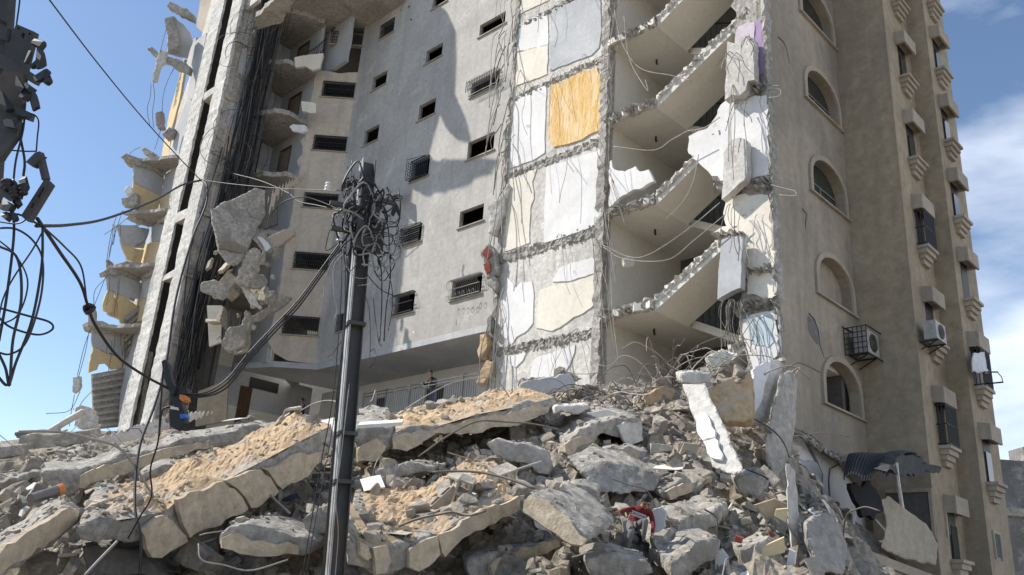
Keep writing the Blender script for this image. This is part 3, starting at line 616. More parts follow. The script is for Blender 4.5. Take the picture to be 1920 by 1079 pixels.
# torn vertical edge of the right facade
part(MB().add(*(lambda V, n: (V, [(3 * i + j, 3 * i + 3 + j, 3 * i + 4 + j, 3 * i + 1 + j) for i in range(n - 1) for j in (0, 1)]))([p for z in np.arange(6, ZT, .14) for p in (W3(UR - .12, VB - .02, z), W3(UR + random.uniform(.0, .05), VB - random.uniform(.0, .16), z + random.uniform(-.05, .05)), W3(UR + .012, VB + random.uniform(.08, .42), z))], len(np.arange(6, ZT, .14)))), 'broken_edge', 'concrete_beam')
# ---- right facade, arched bay (plane u = UR)
def fu(u_): return lambda a, z, o: W3(u_ + o, a, z)
VA0, VA1 = 21.95, 24.22; VE = 24.55
SILL = [7.2, 10.35, 13.55, 16.75, 19.95, 23.15, 26.35, 29.55, 32.75]
def arch_pts(a0, a1, z, jamb, rise, u_, n=14):
    c, w = (a0 + a1) / 2, (a1 - a0) / 2
    return [W3(u_, a0, z), W3(u_, a1, z)] + [W3(u_, c + w * math.cos(t), z + jamb + rise * math.sin(t)) for t in np.linspace(0, math.pi, n)]
hol = [arch_pts(VA0, VA1, z, .62, .74, UR) for z in SILL]
lowcut = [onu(1486, 805, UR), onu(1520, 815, UR), onu(1560, 850, UR), onu(1590, 868, UR)]
m = MB(); m.prism([W3(UR, VB, 6.0)] + [W3(UR, uvz(p)[1], p.z) for p in lowcut] + [W3(UR, VE, 5.2), W3(UR, VE, ZT + 3), W3(UR, VB, ZT + 3)], W3(-.28, 0, 0), hol); part(m, 'wall', 'plaster_arch')
for k, z in enumerate(SILL):
    o_ = arch_pts(VA0 - .17, VA1 + .17, z, .62, .91, UR + .002); i_ = arch_pts(VA0 + .002, VA1 - .002, z - .0, .62, .74, UR + .002)
    m = MB(); n = len(o_); V = [p for p in o_[1:]] + [o_[0]] + [p for p in i_[1:]] + [i_[0]]
    k2 = len(V) // 2; V2 = V + [p + W3(.07, 0, 0) for p in V]; F = []
    for i in range(k2 - 1):
        F += [(i, i + 1, k2 + i + 1, k2 + i)[::-1], tuple(x + 2 * k2 for x in (i, i + 1, k2 + i + 1, k2 + i)), (i, i + 2 * k2, i + 1 + 2 * k2, i + 1)[::-1], (k2 + i, k2 + i + 1, 3 * k2 + i + 1, 3 * k2 + i)[::-1]]
    m.add(V2, F); tr = part(m, 'arch_window', 'trim')
    m = MB(); m.uvbox(UR - .2, UR + .09, VA0 - .2, VA1 + .28, z - .06, z - .004); part(m, 'sill', 'trim', tr)
    inset = UR - .27
    if k == 1: m = MB(); m.prism(arch_pts(VA0 + .01, VA1 - .01, z + .01, .62, .72, inset), W3(-.1, 0, 0)); part(m, 'infill', 'plaster_arch', tr)
    elif k == 0:
        m = MB(); m.uvbox(inset - .6, inset - .5, VA0 - .3, VA1 + .3, z - .5, z + 2); part(m, 'infill', 'plaster_arch', tr)
        m = MB(); g0, g1 = VA0 + .25, VA0 + 1.0; m.uvbox(inset - .49, inset - .46, g0, g1, z + .75, z + 1.15); part(m, 'vent', 'iron_grey', tr)
    else:
        m = MB(); m.prism(arch_pts(VA0 + .01, VA1 - .01, z + .01, .62, .72, inset), W3(-.02, 0, 0)); part(m, 'pane', 'glass_dark', tr)
        m = MB(); m.uvbox(inset + .002, inset + .03, VA0 + .02, VA1 - .02, z + .6, z + .65); m.uvbox(inset + .002, inset + .03, (VA0 + VA1) / 2 - .03, (VA0 + VA1) / 2 + .03, z + .01, z + .6); part(m, 'mullion', 'concrete_dark', tr)
# cracks in the plaster
for k, pts in enumerate(([(1459, 70), (1468, 78), (1475, 92), (1480, 120)], [(1504, 392), (1512, 402), (1510, 420), (1511, 430)], [(1516, 588), (1527, 600), (1534, 620), (1538, 650), (1546, 672)], [(1455, 600), (1462, 640), (1468, 690)])):
    m = MB(); P = [onu(x, y, UR + .004) for x, y in pts]; m.tube(P, .022, 4, lambda t: 1.2 - t * .8); part(m, 'crack', 'inner_dark')
m = MB(); m.prism(rag([onu(x, y, UR) for x, y in ((1514, 592), (1526, 600), (1533, 620), (1536, 648), (1524, 636), (1515, 618))], .02, .1, 3), W3(.006, 0, 0)); part(m, 'bare_patch', 'concrete_dark')
# ---- projecting bays further along
U1, V1, U2, V2 = -8.1, 26.78, -7.5, 28.95
m = MB(); m.prism([W3(UR + .001, VE, 0), W3(U1, VE, 0), W3(U1, V1, 0), W3(U2, V1, 0), W3(U2, V2, 0), W3(UR - 6, V2, 0), W3(UR - 6, V2 - .3, 0), W3(UR - .5, V2 - .3, 0), W3(UR - .5, VE + .3, 0), W3(UR + .001, VE + .3, 0)], (0, 0, ZT + 3)); part(m, 'wall', 'plaster_brown')
BW = []
def bay_window(u_, v0, v1, zs, kind, seed):
    """zs = console top; hood with lip above, stepped console below"""
    pr = .31; m = MB(); m.uvbox(u_ + .004, u_ + .012, v0 + .18, v1 - .18, zs + .02, zs + 1.3); w = part(m, 'bay_window', 'iron_black')
    zh = zs + 1.22
    m = MB(); m.prism([W3(u_ + .002, v0, zh), W3(u_ + pr, v0, zh - .02), W3(u_ + pr, v0, zh + .42), W3(u_ + .002, v0, zh + .5)], W3(0, .1, 0)); m.prism([W3(u_ + .002, v1 - .1, zh), W3(u_ + pr, v1 - .1, zh - .02), W3(u_ + pr, v1 - .1, zh + .42), W3(u_ + .002, v1 - .1, zh + .5)], W3(0, .1, 0))
    m.prism([W3(u_ + .002, v0 + .1, zh + .12), W3(u_ + pr - .05, v0 + .1, zh + .3), W3(u_ + pr - .05, v0 + .1, zh + .42), W3(u_ + .002, v0 + .1, zh + .5)], W3(0, v1 - v0 - .2, 0))
    m.uvbox(u_ + pr - .048, u_ + pr + .015, v0 - .02, v1 + .02, zh - .04, zh + .44); part(m, 'hood', 'trim', w)
    m = MB()
    for i, (o, h) in enumerate(((.33, .09), (.26, .15), (.18, .15), (.11, .16))):
        z1_ = zs - sum((.09, .15, .15, .16)[:i]); m.uvbox(u_ + .002, u_ + o, v0 + .04 + i * .06, v1 - .04 - i * .06, z1_ - h, z1_)
    part(m, 'console', 'trim', w)
    if kind in ('grille', 'broken'):
        m = MB()
        for z in (zs + .05, zs + .6, zs + 1.15):
            m.bar(W3(u_ + .29, v0 + .06, z), W3(u_ + .29, v1 - .06, z), .03, .03); m.bar(W3(u_, v0 + .06, z), W3(u_ + .29, v0 + .06, z), .03, .03)
        for t in np.linspace(0, 1, 15): v_ = v0 + .06 + (v1 - v0 - .12) * t; m.bar(W3(u_ + .29, v_, zs + .02), W3(u_ + .29, v_, zs + 1.2), .022, .022)
        for t in (.3, .65): m.bar(W3(u_ + .29 * t, v0 + .06, zs + .02), W3(u_ + .29 * t, v0 + .06, zs + 1.2), .02, .02)
        part(m, 'grille', 'iron_black', w)
    elif kind == 'glass': 
        m = MB(); m.uvbox(u_ + .02, u_ + .05, v0 + .25, v1 - .25, zs + .05, zs + .9); part(m, 'pane', 'glass_dark', w)
c1 = uvz(onu(1676, 62, U1)); c2 = uvz(onu(1742, 52, U2))
hz = onu(1676, 80, U1).z - 1.22; hz2 = onu(1742, 68, U2).z - 1.22
for j in range(-4, 6):
    bay_window(U1, c1[1], c1[1] + .98, hz - 3.05 * j, {2: 'grille', 4: 'grille', 3: ''}.get(j, 'glass'), j)
    bay_window(U2, c2[1], c2[1] + .98, hz2 - 2.8 * j, {4: 'grille', 3: 'broken0'}.get(j, 'glass'), j)
# ================================================================ ground and rubble mound
m = MB(); m.add([(-900, -900, 0), (900, -900, 0), (900, 1500, 0), (-900, 1500, 0)], [(0, 1, 2, 3)]); g = m.build('ground', MT['rubble_ground']); g['kind'] = 'structure'
CTRL = [(-60, 1125, 8.5), (0, 1125, 9.4), (100, 965, 12.8), (0, 880, 16), (0, 845, 20), (150, 812, 23), (250, 788, 30), (330, 780, 28), (300, 910, 13.5), (440, 1112, 10.8), (520, 985, 12.5), (610, 1020, 11.5),
        (450, 812, 26), (560, 806, 28), (640, 790, 27), (760, 1135, 9.9), (720, 900, 13.4), (850, 890, 13.6), (950, 900, 13), (760, 850, 15.8), (900, 830, 16), (720, 786, 20), (900, 766, 22), (1000, 757, 20.5), (1080, 697, 22.3), (1190, 712, 20),
        (1120, 830, 16), (1250, 800, 17), (1200, 900, 14), (1190, 1032, 12.6), (1130, 1078, 10.6), (1000, 1120, 10.1), (1330, 700, 19.3), (1400, 790, 17.2), (1380, 690, 19), (1300, 1060, 12), (1360, 945, 14.6), (1450, 935, 15.2), (1400, 1060, 11.8), (1480, 1010, 13.2),
        (1560, 965, 16.2), (1610, 1000, 17.5), (1500, 950, 16), (1600, 1085, 13.5), (300, 1130, 10.4), (150, 1130, 9.8), (560, 1110, 11), (1500, 925, 19.5), (1580, 950, 21), (1640, 975, 22)]
cp = [ony(*c) for c in CTRL] + [Vector(p) for p in ((-30, 14, 1.5), (-30, 30, 3), (-22, 38, 6), (-16, 40, 7.5), (-6, 36, 8.0), (2, 30, 8), (8, 26, 7), (-9, 6.5, .5), (-3, 6.5, .4), (2, 6.5, .4), (6, 8, .6), (10, 10, .4), (14, 14, .2), (16, 20, 0), (20, 28, 0), (-20, 8, .3), (0, 3, 0), (-12, 3, 0), (12, 4, 0), (24, 10, 0), (24, 40, 0), (9.2, 17, 1.2), (10.5, 19, 1.4), (11.5, 21, 1.2), (12.5, 23, .6), (13, 20, 0), (12, 17, 0), (10.5, 15, .2), (-30, 42, 5), (-18, 22, 4.2), (-24, 20, 3.2))]
cA = np.array([tuple(p) for p in cp])
def _ker(d): return np.sqrt(d * d + .5)
_D = _ker(np.hypot(cA[:, None, 0] - cA[None, :, 0], cA[:, None, 1] - cA[None, :, 1]))
_w = np.linalg.solve(_D + np.eye(len(cA)) * -.02, cA[:, 2])
def base_h(X, Y):
    X = np.asarray(X, float); Y = np.asarray(Y, float); o = np.zeros(X.shape)
    for (a, b, _), w in zip(cA, _w): o += w * _ker(np.hypot(X - a, Y - b))
    return np.maximum(o - .12 - .28 * np.clip((Y - 17) / 5, 0, 1), -.05)
def cellular(X, Y, size, seed, hamp, tilt):
    gx, gy = np.floor(X / size).astype(int), np.floor(Y / size).astype(int); best = np.full(X.shape, 1e9); out = np.zeros(X.shape)
    def h(i, j, k): v = np.sin(i * 127.1 + j * 311.7 + k * 74.7 + seed * 13.3) * 43758.5453; return v - np.floor(v)
    for dx in (-1, 0, 1):
        for dy in (-1, 0, 1):
            i, j = gx + dx, gy + dy; px, py = (i + h(i, j, 1)) * size, (j + h(i, j, 2)) * size
            d = (X - px) ** 2 + (Y - py) ** 2; val = (h(i, j, 3) - .5) * hamp + (X - px) * (h(i, j, 4) - .5) * tilt + (Y - py) * (h(i, j, 5) - .5) * tilt
            k = d < best; best = np.where(k, d, best); out = np.where(k, val, out)
    return out
def grid_mesh(x0, x1, y0, y1, st):
    xs = np.arange(x0, x1, st); ys = np.arange(y0, y1, st); X, Y = np.meshgrid(xs, ys)
    r_ = np.random.RandomState(3); X = X + r_.uniform(-.3, .3, X.shape) * st; Y = Y + r_.uniform(-.3, .3, Y.shape) * st
    H = base_h(X, Y); k = np.clip(H / 1.2, 0, 1) * np.clip((27 - Y) / 11, .3, 1)
    H = H + k * (cellular(X, Y, .95, 1, .5, 1.1) * .6 + cellular(X, Y, .42, 2, .28, 1.2) * .8 + cellular(X, Y, .2, 5, .12, 1.0)) - .1
    n, mm = X.shape; V = np.stack([X, Y, H], -1).reshape(-1, 3)
    i = np.arange(n * mm).reshape(n, mm); F = np.stack([i[:-1, :-1], i[:-1, 1:], i[1:, 1:], i[1:, :-1]], -1).reshape(-1, 4)
    return V, F
def np_mesh(name, V, F, m, smooth=False):
    me = bpy.data.meshes.new(name); me.vertices.add(len(V)); me.vertices.foreach_set('co', np.asarray(V, np.float32).ravel())
    k = F.shape[1]; me.loops.add(F.size); me.loops.foreach_set('vertex_index', F.astype(np.int32).ravel()); me.polygons.add(len(F)); me.polygons.foreach_set('loop_start', np.arange(0, F.size, k, dtype=np.int32))
    me.update(calc_edges=True); me.materials.append(m); me.polygons.foreach_set('use_smooth', np.full(len(F), smooth)); o = bpy.data.objects.new(name, me); COL.objects.link(o); return o
TV, TF = grid_mesh(-30, 24, 4, 41, .11)
mound = np_mesh('rubble_mound', TV, TF, MT['rubble_ground']); mound['kind'] = 'structure'
# ---------------------------------------------------------------- slabs
tex1 = bpy.data.textures.new('chip', 'CLOUDS'); tex1.noise_scale = .35; tex1.noise_depth = 3
tex2 = bpy.data.textures.new('grit', 'VORONOI'); tex2.noise_scale = .22
def weather(o, vox, s1=.09, s2=.04):
    s1 *= .45; s2 *= .75; vox *= .85
    a = o.modifiers.new('r', 'REMESH'); a.mode = 'VOXEL'; a.voxel_size = vox
    for t, s_ in ((tex1, s1), (tex2, s2)):
        if s_: b = o.modifiers.new('d', 'DISPLACE'); b.texture = t; b.strength = s_; b.mid_level = .5; b.texture_coords = 'GLOBAL'
    dg = bpy.context.evaluated_depsgraph_get(); ev = o.evaluated_get(dg); me = bpy.data.meshes.new_from_object(ev); o.modifiers.clear(); old = o.data; me.name = old.name; o.data = me; bpy.data.meshes.remove(old); return o
HARD = []; MASK = []
def proj(P):
    d = CM.T @ (np.array(P) - CAM); return CX + FOC * d[0] / -d[2], CY - FOC * d[1] / -d[2]
def inpoly(x, y, poly):
    r = False
    for i, a in enumerate(poly):
        b = poly[i - 1]
        if (a[1] > y) != (b[1] > y) and x < (b[0] - a[0]) * (y - a[1]) / (b[1] - a[1]) + a[0]: r = not r
    return r
def slab(name, label, cat, poly, yl, yr, back, m='concrete_slab', coats=(), sand=0, lean=0.0, vox=.055, s1=.09, s2=.04, rg=.035, coat_m='coat_tan', group=None, extra=None):
    if yl == 'UL': yl = yr = onu(sum(p[0] for p in poly) / len(poly), sum(p[1] for p in poly) / len(poly), UL + .3).y
    xs = [p[0] for p in poly]; il, ir = xs.index(min(xs)), xs.index(max(xs))
    A_, B_ = ony(*poly[il], yl), ony(*poly[ir], yr)
    d = Vector((B_.x - A_.x, B_.y - A_.y, 0)).normalized(); n = Vector((d.y, -d.x, lean)).normalized()
    if n.y > 0: n = -n
    P = [onpl(x, y, A_, n) for x, y in poly]
    if isinstance(back[0], tuple): p0 = onpl(*back[0], A_, n); back = ony(*back[1], p0.y + back[2]) - p0
    bk = Vector(back)
    MASK.append((poly, [proj(p + bk) for p in P], yl, yr, min(xs), max(xs)))
    mb = MB(); mb.prism(rag(P, rg, .14, len(label)), bk); o = mb.build(name, MT[m]); weather(o, vox, s1, s2); tag(o, label, cat, group); HARD.append(o)
    for k, c in enumerate(coats):
        cm = coat_m
        if isinstance(c, tuple): c, cm = c
        Q = [onpl(x, y, A_ + n * .075, n) for x, y in c]
        mb = MB(); mb.prism(rag(Q, .024, .1, k + 5), -n * .06); mb.build('render_coat', MT[cm], o)
    if sand:
        T = P[:sand]; L_ = [0]
        for a, b in zip(T, T[1:]): L_.append(L_[-1] + (b - a).length)
        nc, nr = max(8, int(L_[-1] / .07)), max(8, int(bk.length / .08)); V = []
        def at(s_):
            for i in range(len(T) - 1):
                if s_ <= L_[i + 1] or i == len(T) - 2: return T[i].lerp(T[i + 1], (s_ - L_[i]) / max(1e-6, L_[i + 1] - L_[i]))
        for j in range(nr + 1):
            for i in range(nc + 1):
                u_, v_ = i / nc, j / nr; p = at(u_ * L_[-1]) + bk * (v_)
                e = min(u_, 1 - u_) * 10; e2 = min(v_ * 9, 1); w = noise.fractal(p * 1.6, .8, 2.2, 5); w2 = noise.fractal(p * 6, .9, 2.1, 4)
                V.append(p + Vector((0, 0, -.03 + min(1, e) * e2 * (.10 + .13 * w + .03 * w2))))
        F = [(j * (nc + 1) + i, j * (nc + 1) + i + 1, (j + 1) * (nc + 1) + i + 1, (j + 1) * (nc + 1) + i) for j in range(nr) for i in range(nc)]
        so_ = MB().add(V, F).build('sand_layer', MT['sand'], o); so_['kind'] = 'stuff'; HARD.append(so_)
    return o, A_, n
slab('floor_slab', 'long cracked beige floor slab sloping across the left foreground', 'concrete slab', [(152, 981), (259, 965), (311, 954), (333, 935), (421, 898), (492, 861), (555, 828), (621, 795), (630, 830), (603, 860), (580, 894), (525, 922), (468, 955), (359, 1008), (300, 1018), (264, 1015), (153, 1017), (142, 1008), (144, 990)], 9.2, 13.2, ((421, 898), (398, 856), 2.3),
     coats=[[(264, 994), (281, 981), (309, 966), (325, 978), (336, 992), (353, 1016), (320, 1034), (286, 1046), (276, 1030)], [(333, 937), (370, 921), (418, 903), (440, 917), (456, 935), (466, 955), (403, 989), (357, 1009), (344, 985), (337, 960)], [(423, 901), (460, 888), (490, 881), (508, 897), (523, 922), (472, 953), (462, 935), (445, 916)], [(494, 879), (530, 864), (555, 851), (590, 849), (603, 847), (596, 870), (579, 893), (530, 918), (512, 896)]], sand=8)
slab('floor_slab', 'sand-covered floor slab with beige edge in the foreground right of the pole', 'concrete slab', [(645, 1012), (697, 1026), (767, 1016), (815, 1002), (867, 972), (930, 942), (974, 926), (977, 954), (930, 979), (878, 1002), (850, 1025), (834, 1040), (819, 1044), (782, 1066), (767, 1061), (720, 1085), (650, 1062)], 9.6, 11.4, ((870, 972), (842, 893), 2.7),
     coats=[[(675, 1016), (690, 1024), (697, 1045), (690, 1052), (676, 1040)], [(700, 1028), (725, 1022), (734, 1050), (725, 1074), (705, 1078)], [(768, 1030), (800, 1012), (822, 1005), (826, 1040), (816, 1052), (785, 1072), (768, 1064)], [(822, 1004), (867, 976), (930, 946), (973, 930), (976, 955), (930, 981), (880, 1004), (852, 1026), (835, 1045), (829, 1035)]], sand=7)
slab('slab_fragment', 'beige broken slab end hanging down right of the sandy slab', 'concrete slab', [(981, 935), (996, 926), (1037, 946), (1074, 979), (1103, 1009), (1092, 1024), (1070, 1022), (1041, 1002), (1004, 980), (978, 961)], 10.4, 10.2, (.5, 1.2, .35), coats=[[(982, 938), (996, 930), (1037, 951), (1074, 984), (1100, 1011), (1090, 1023), (1069, 1020), (1042, 1000), (1006, 977), (980, 959)]], lean=.25, rg=.025)
slab('floor_slab', 'shaded beige-edged slab lying under the sandy foreground slab', 'concrete slab', [(874, 1053), (970, 1027), (1044, 1006), (1053, 1024), (1004, 1046), (963, 1078), (915, 1086), (880, 1084)], 10.6, 11.6, (-.3, 2.0, .3), coats=[[(920, 1062), (950, 1042), (962, 1050), (958, 1076), (925, 1082)], [(965, 1036), (1040, 1012), (1050, 1024), (1002, 1046), (968, 1066)]])
slab('floor_slab', 'uppermost tilted floor slab with sand below the balcony railing', 'concrete slab', [(733, 818), (745, 806), (767, 800), (819, 797), (893, 775), (960, 762), (1004, 752), (1040, 743), (1042, 760), (1031, 773), (963, 796), (885, 811), (826, 810), (800, 823), (771, 840), (737, 840)], 15.0, 16.6, ((893, 775), (868, 755), 2.6),
     coats=[[(736, 822), (770, 812), (819, 806), (893, 784), (960, 771), (1004, 759), (1030, 762), (1028, 774), (963, 798), (885, 813), (826, 812), (800, 825), (771, 842), (738, 842)]], sand=8)
slab('slab_fragment', 'beige-faced slab stub right beside the utility pole', 'concrete slab', [(666, 806), (700, 796), (736, 800), (738, 838), (726, 846), (700, 866), (672, 868)], 14.6, 15.1, (-.4, 2.2, .8), coats=[[(671, 842), (690, 830), (708, 823), (725, 838), (716, 852), (700, 866), (672, 866)]])
slab('concrete_beam', 'long broken beam lying above the cracked beige slab on the left', 'concrete beam', [(76, 885), (130, 880), (222, 852), (296, 837), (372, 818), (440, 808), (506, 798), (533, 798), (545, 811), (514, 828), (455, 836), (392, 842), (303, 865), (222, 891), (160, 918), (126, 931), (100, 915), (79, 905)], 12.6, 16.4, ((222, 852), (216, 838), .8), coats=[[(150, 893), (222, 868), (296, 846), (330, 838), (392, 826), (392, 841), (303, 864), (222, 890), (160, 916), (150, 915)]])
slab('concrete_beam', 'short beam with rough top between long beam and sandy slab', 'concrete beam', [(259, 892), (313, 870), (390, 864), (459, 856), (470, 866), (440, 884), (360, 900), (300, 915), (264, 912)], 12.0, 13.2, ((390, 864), (386, 854), .6))
slab('floor_slab', 'big grey slab dipping out of the bottom left corner', 'concrete slab', [(-70, 1072), (0, 1029), (74, 976), (129, 946), (153, 954), (148, 976), (110, 1010), (60, 1045), (0, 1085), (-70, 1125)], 8.0, 9.9, ((74, 976), (62, 955), 1.3), coats=[[(-60, 1074), (0, 1038), (74, 985), (128, 953), (149, 958), (145, 975), (108, 1008), (58, 1043), (0, 1082), (-60, 1118)]], coat_m='coat_tan')
slab('concrete_beam', 'cracked beam end left on the flat slabs under the sky', 'concrete beam', [(33, 820), (107, 815), (163, 807), (168, 828), (107, 839), (37, 844)], 20, 21, (0, .7, .2))
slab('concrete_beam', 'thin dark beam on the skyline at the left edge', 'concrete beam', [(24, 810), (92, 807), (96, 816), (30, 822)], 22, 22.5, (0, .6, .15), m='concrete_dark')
slab('concrete_beam', 'beam stump cut by the left edge of the photo', 'concrete beam', [(-60, 836), (0, 838), (22, 836), (25, 855), (0, 862), (-60, 868)], 17, 17.4, (0, .6, .15))
slab('floor_slab', 'flat pale slab lying in the sun at the left', 'concrete slab', [(-60, 912), (0, 905), (78, 884), (129, 868), (192, 858), (190, 866), (130, 880), (80, 896), (0, 922), (-60, 930)], 13.6, 18.5, ((129, 868), (120, 842), 4.5), rg=.03)
slab('floor_slab', 'pale slab sloping up to the foot of the lift tower', 'concrete slab', [(150, 832), (210, 822), (262, 818), (264, 826), (212, 836), (152, 846)], 19.5, 21.5, (.6, 3.4, 1.45), m='concrete_column')
slab('slab_fragment', 'grey rounded slab lump lying below the cracked slab', 'concrete slab', [(408, 1003), (430, 985), (470, 978), (520, 992), (575, 1006), (590, 1020), (578, 1042), (520, 1044), (450, 1040), (410, 1028)], 10.2, 10.7, (0, 1.1, .2), coats=[([(415, 1010), (450, 1000), (470, 1014), (520, 1022), (560, 1024), (560, 1040), (520, 1043), (450, 1039), (416, 1028)], 'coat_tan')])
slab('concrete_beam', 'leaning grey beam with white tile patches right of the debris heap', 'concrete beam', [(1278, 719), (1324, 721), (1345, 770), (1370, 825), (1394, 886), (1377, 892), (1338, 878), (1312, 806)], 15.4, 14.6, (.12, .55, .1), m='concrete_column', lean=.5, coats=[([(1304, 780), (1320, 772), (1334, 800), (1340, 820), (1318, 826), (1306, 806)], 'paint_white'), ([(1318, 828), (1340, 822), (1355, 852), (1352, 862), (1340, 860), (1326, 850)], 'paint_white')], s1=.03, s2=.015, rg=.015, vox=.05)
slab('slab_fragment', 'white-topped slab block resting on top of the leaning beam', 'concrete slab', [(1276, 700), (1336, 697), (1333, 719), (1300, 721), (1278, 717)], 15.9, 16.0, (.1, 1.0, .3), m='concrete_column')
slab('wall_panel_fragment', 'large sunlit cream wall piece between leaning beam and corner pier', 'wall fragment', [(1326, 728), (1352, 712), (1398, 694), (1407, 700), (1408, 784), (1392, 790), (1356, 790), (1342, 768)], 16.2, 16.4, (.2, .4, -.05), m='sand', lean=.35, s1=.04, s2=.02, rg=.02)
slab('wall_panel_fragment', 'tall white wall piece leaning on the corner pier', 'wall fragment', [(1408, 690), (1450, 672), (1464, 676), (1450, 720), (1432, 782), (1414, 800), (1409, 744)], 17.0, 17.4, (.2, .3, 0), m='concrete_column', lean=.2, coats=[([(1411, 694), (1446, 678), (1440, 704), (1425, 760), (1413, 780)], 'paint_white')], s1=.04, s2=.02, rg=.02)
slab('column_fragment', 'long grey broken column leaning at the foot of the corner', 'column', [(1462, 700), (1480, 692), (1490, 706), (1484, 790), (1466, 870), (1452, 905), (1434, 862), (1438, 806), (1452, 742)], 16.2, 16.8, (.25, .5, 0), m='concrete', lean=.1, s1=.06)
slab('column_fragment', 'upright torn concrete strip standing beside the white exposed wall', 'column', [(1474, 866), (1488, 876), (1494, 920), (1498, 1000), (1495, 1042), (1484, 1034), (1476, 960)], 13.4, 13.6, (.15, .4, 0), m='concrete_column', s1=.06)
slab('boulder', 'big rounded grey slab boulder at the lower right', 'concrete slab', [(1509, 985), (1522, 970), (1552, 962), (1576, 985), (1592, 1040), (1584, 1080), (1535, 1078), (1514, 1022)], 13.0, 13.5, (.2, .7, .1), m='concrete', lean=.4, s1=.12)
slab('concrete_beam', 'shaded beam pointing up right just beside the boy in red', 'concrete beam', [(1226, 1013), (1254, 994), (1300, 970), (1339, 954), (1368, 944), (1366, 966), (1320, 1002), (1243, 1039), (1228, 1031)], 11.9, 13.5, (-.1, 1.1, .3))
slab('floor_slab', 'slab with sunlit crumbs on top above the boy in red', 'concrete slab', [(1236, 922), (1272, 900), (1339, 886), (1350, 898), (1335, 906), (1258, 940), (1243, 936)], 14.0, 14.8, (-.8, 2.0, .75), coats=[[(1250, 922), (1300, 905), (1336, 894), (1334, 905), (1258, 938)]])
slab('slab_fragment', 'dark slab piece left of the boy in red', 'concrete slab', [(1076, 974), (1128, 946), (1130, 984), (1105, 1000), (1082, 1004)], 11.4, 11.8, (.1, 1.1, .25))
slab('floor_slab', 'broken slab with hanging beige coat halfway up the heap', 'concrete slab', [(1058, 826), (1085, 803), (1125, 792), (1203, 786), (1208, 828), (1180, 836), (1165, 822), (1120, 818), (1110, 850), (1085, 862), (1060, 848)], 15.6, 16.6, (-.2, 2.0, .7), coats=[[(1059, 834), (1080, 822), (1100, 818), (1114, 828), (1110, 852), (1085, 865), (1061, 848)], ([(1158, 797), (1180, 792), (1202, 790), (1206, 826), (1190, 832), (1178, 836), (1166, 818)], 'concrete_column')])
slab('concrete_block', 'pale block with bluish top leaning on the white block wall', 'concrete slab', [(974, 719), (1020, 708), (1068, 700), (1080, 722), (1060, 736), (1010, 744), (976, 744)], 20.0, 20.6, (.1, 1.3, .35), m='paint_silver', s1=.03, s2=.02)
slab('concrete_beam', 'dark ribbed beam with holes lying in the hollow under the top slab', 'concrete beam', [(909, 832), (930, 822), (985, 830), (1022, 846), (1032, 876), (1030, 892), (1010, 890), (965, 866), (930, 854)], 13.8, 14.0, (.1, .5, .1), m='concrete')
slab('slab_fragment', 'light slab edge wedged right of the top slab', 'concrete slab', [(1037, 763), (1103, 757), (1110, 768), (1080, 778), (1040, 776)], 16.0, 16.6, (0, 1.2, .3), m='concrete_column')
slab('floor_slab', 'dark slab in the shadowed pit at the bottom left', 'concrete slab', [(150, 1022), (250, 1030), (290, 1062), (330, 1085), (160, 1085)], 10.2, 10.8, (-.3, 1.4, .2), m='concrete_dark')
slab('floor_slab', 'slab edge cutting the lower right between boy and column', 'concrete slab', [(1256, 1052), (1330, 1012), (1352, 1010), (1345, 1050), (1290, 1084), (1258, 1084)], 11.2, 11.9, (-.1, 1.0, .25))
slab('floor_slab', 'wide dark slab face above the pit left of the boy', 'concrete slab', [(1086, 884), (1130, 866), (1196, 872), (1240, 892), (1228, 924), (1170, 930), (1110, 916)], 13.6, 14.2, (-.2, .6, .35), lean=.5)
slab('slab_fragment', 'tilted slab piece at the bottom edge below the boy', 'concrete slab', [(1096, 1052), (1150, 1036), (1196, 1050), (1230, 1074), (1190, 1090), (1110, 1088)], 10.6, 10.9, (0, .9, .2))
slab('slab_fragment', 'grey slab wedge right under the leaning beam', 'concrete slab', [(1378, 900), (1424, 884), (1444, 908), (1426, 936), (1392, 930)], 14.4, 14.8, (.1, .7, .2))
slab('slab_fragment', 'broken slab corner at the foot of the torn concrete strip', 'concrete slab', [(1386, 1030), (1440, 1004), (1470, 1034), (1450, 1076), (1400, 1080)], 12.2, 12.6, (.1, .8, .15))
slab('slab_fragment', 'flat slab jutting out of the hollow beside the pole', 'concrete slab', [(700, 880), (760, 866), (820, 872), (812, 888), (750, 896), (704, 894)], 13.6, 14.0, (.1, 1.0, .2))
slab('slab_fragment', 'stacked slab piece behind the hanging slab end', 'concrete slab', [(1040, 926), (1076, 908), (1126, 922), (1120, 944), (1078, 952)], 11.8, 12.2, (.1, .8, .2))
slab('slab_fragment', 'slab piece lying on the slope under the broken beige-coated slab', 'concrete slab', [(1126, 846), (1176, 836), (1216, 846), (1206, 868), (1150, 872)], 15.2, 15.6, (.1, 1.0, .25), coats=[([(1130, 850), (1170, 842), (1200, 850), (1196, 864), (1150, 868)], 'coat_tan')])
slab('slab_fragment', 'sandy slab block near the top of the heap under the stair hall', 'concrete slab', [(1206, 742), (1236, 726), (1276, 730), (1278, 752), (1240, 764), (1212, 758)], 18.4, 18.8, (.1, .8, .2), m='sand')
slab('slab_fragment', 'grey block pile piece at the foot of the corner pier', 'concrete slab', [(1324, 668), (1352, 656), (1372, 664), (1366, 684), (1336, 688)], 18.9, 19.1, (.1, .6, .1), m='concrete_column')
slab('slab_fragment', 'square slab corner beside the grey rounded lump', 'concrete slab', [(560, 976), (596, 956), (620, 968), (614, 1000), (580, 1004)], 10.9, 11.2, (.1, .8, .15))
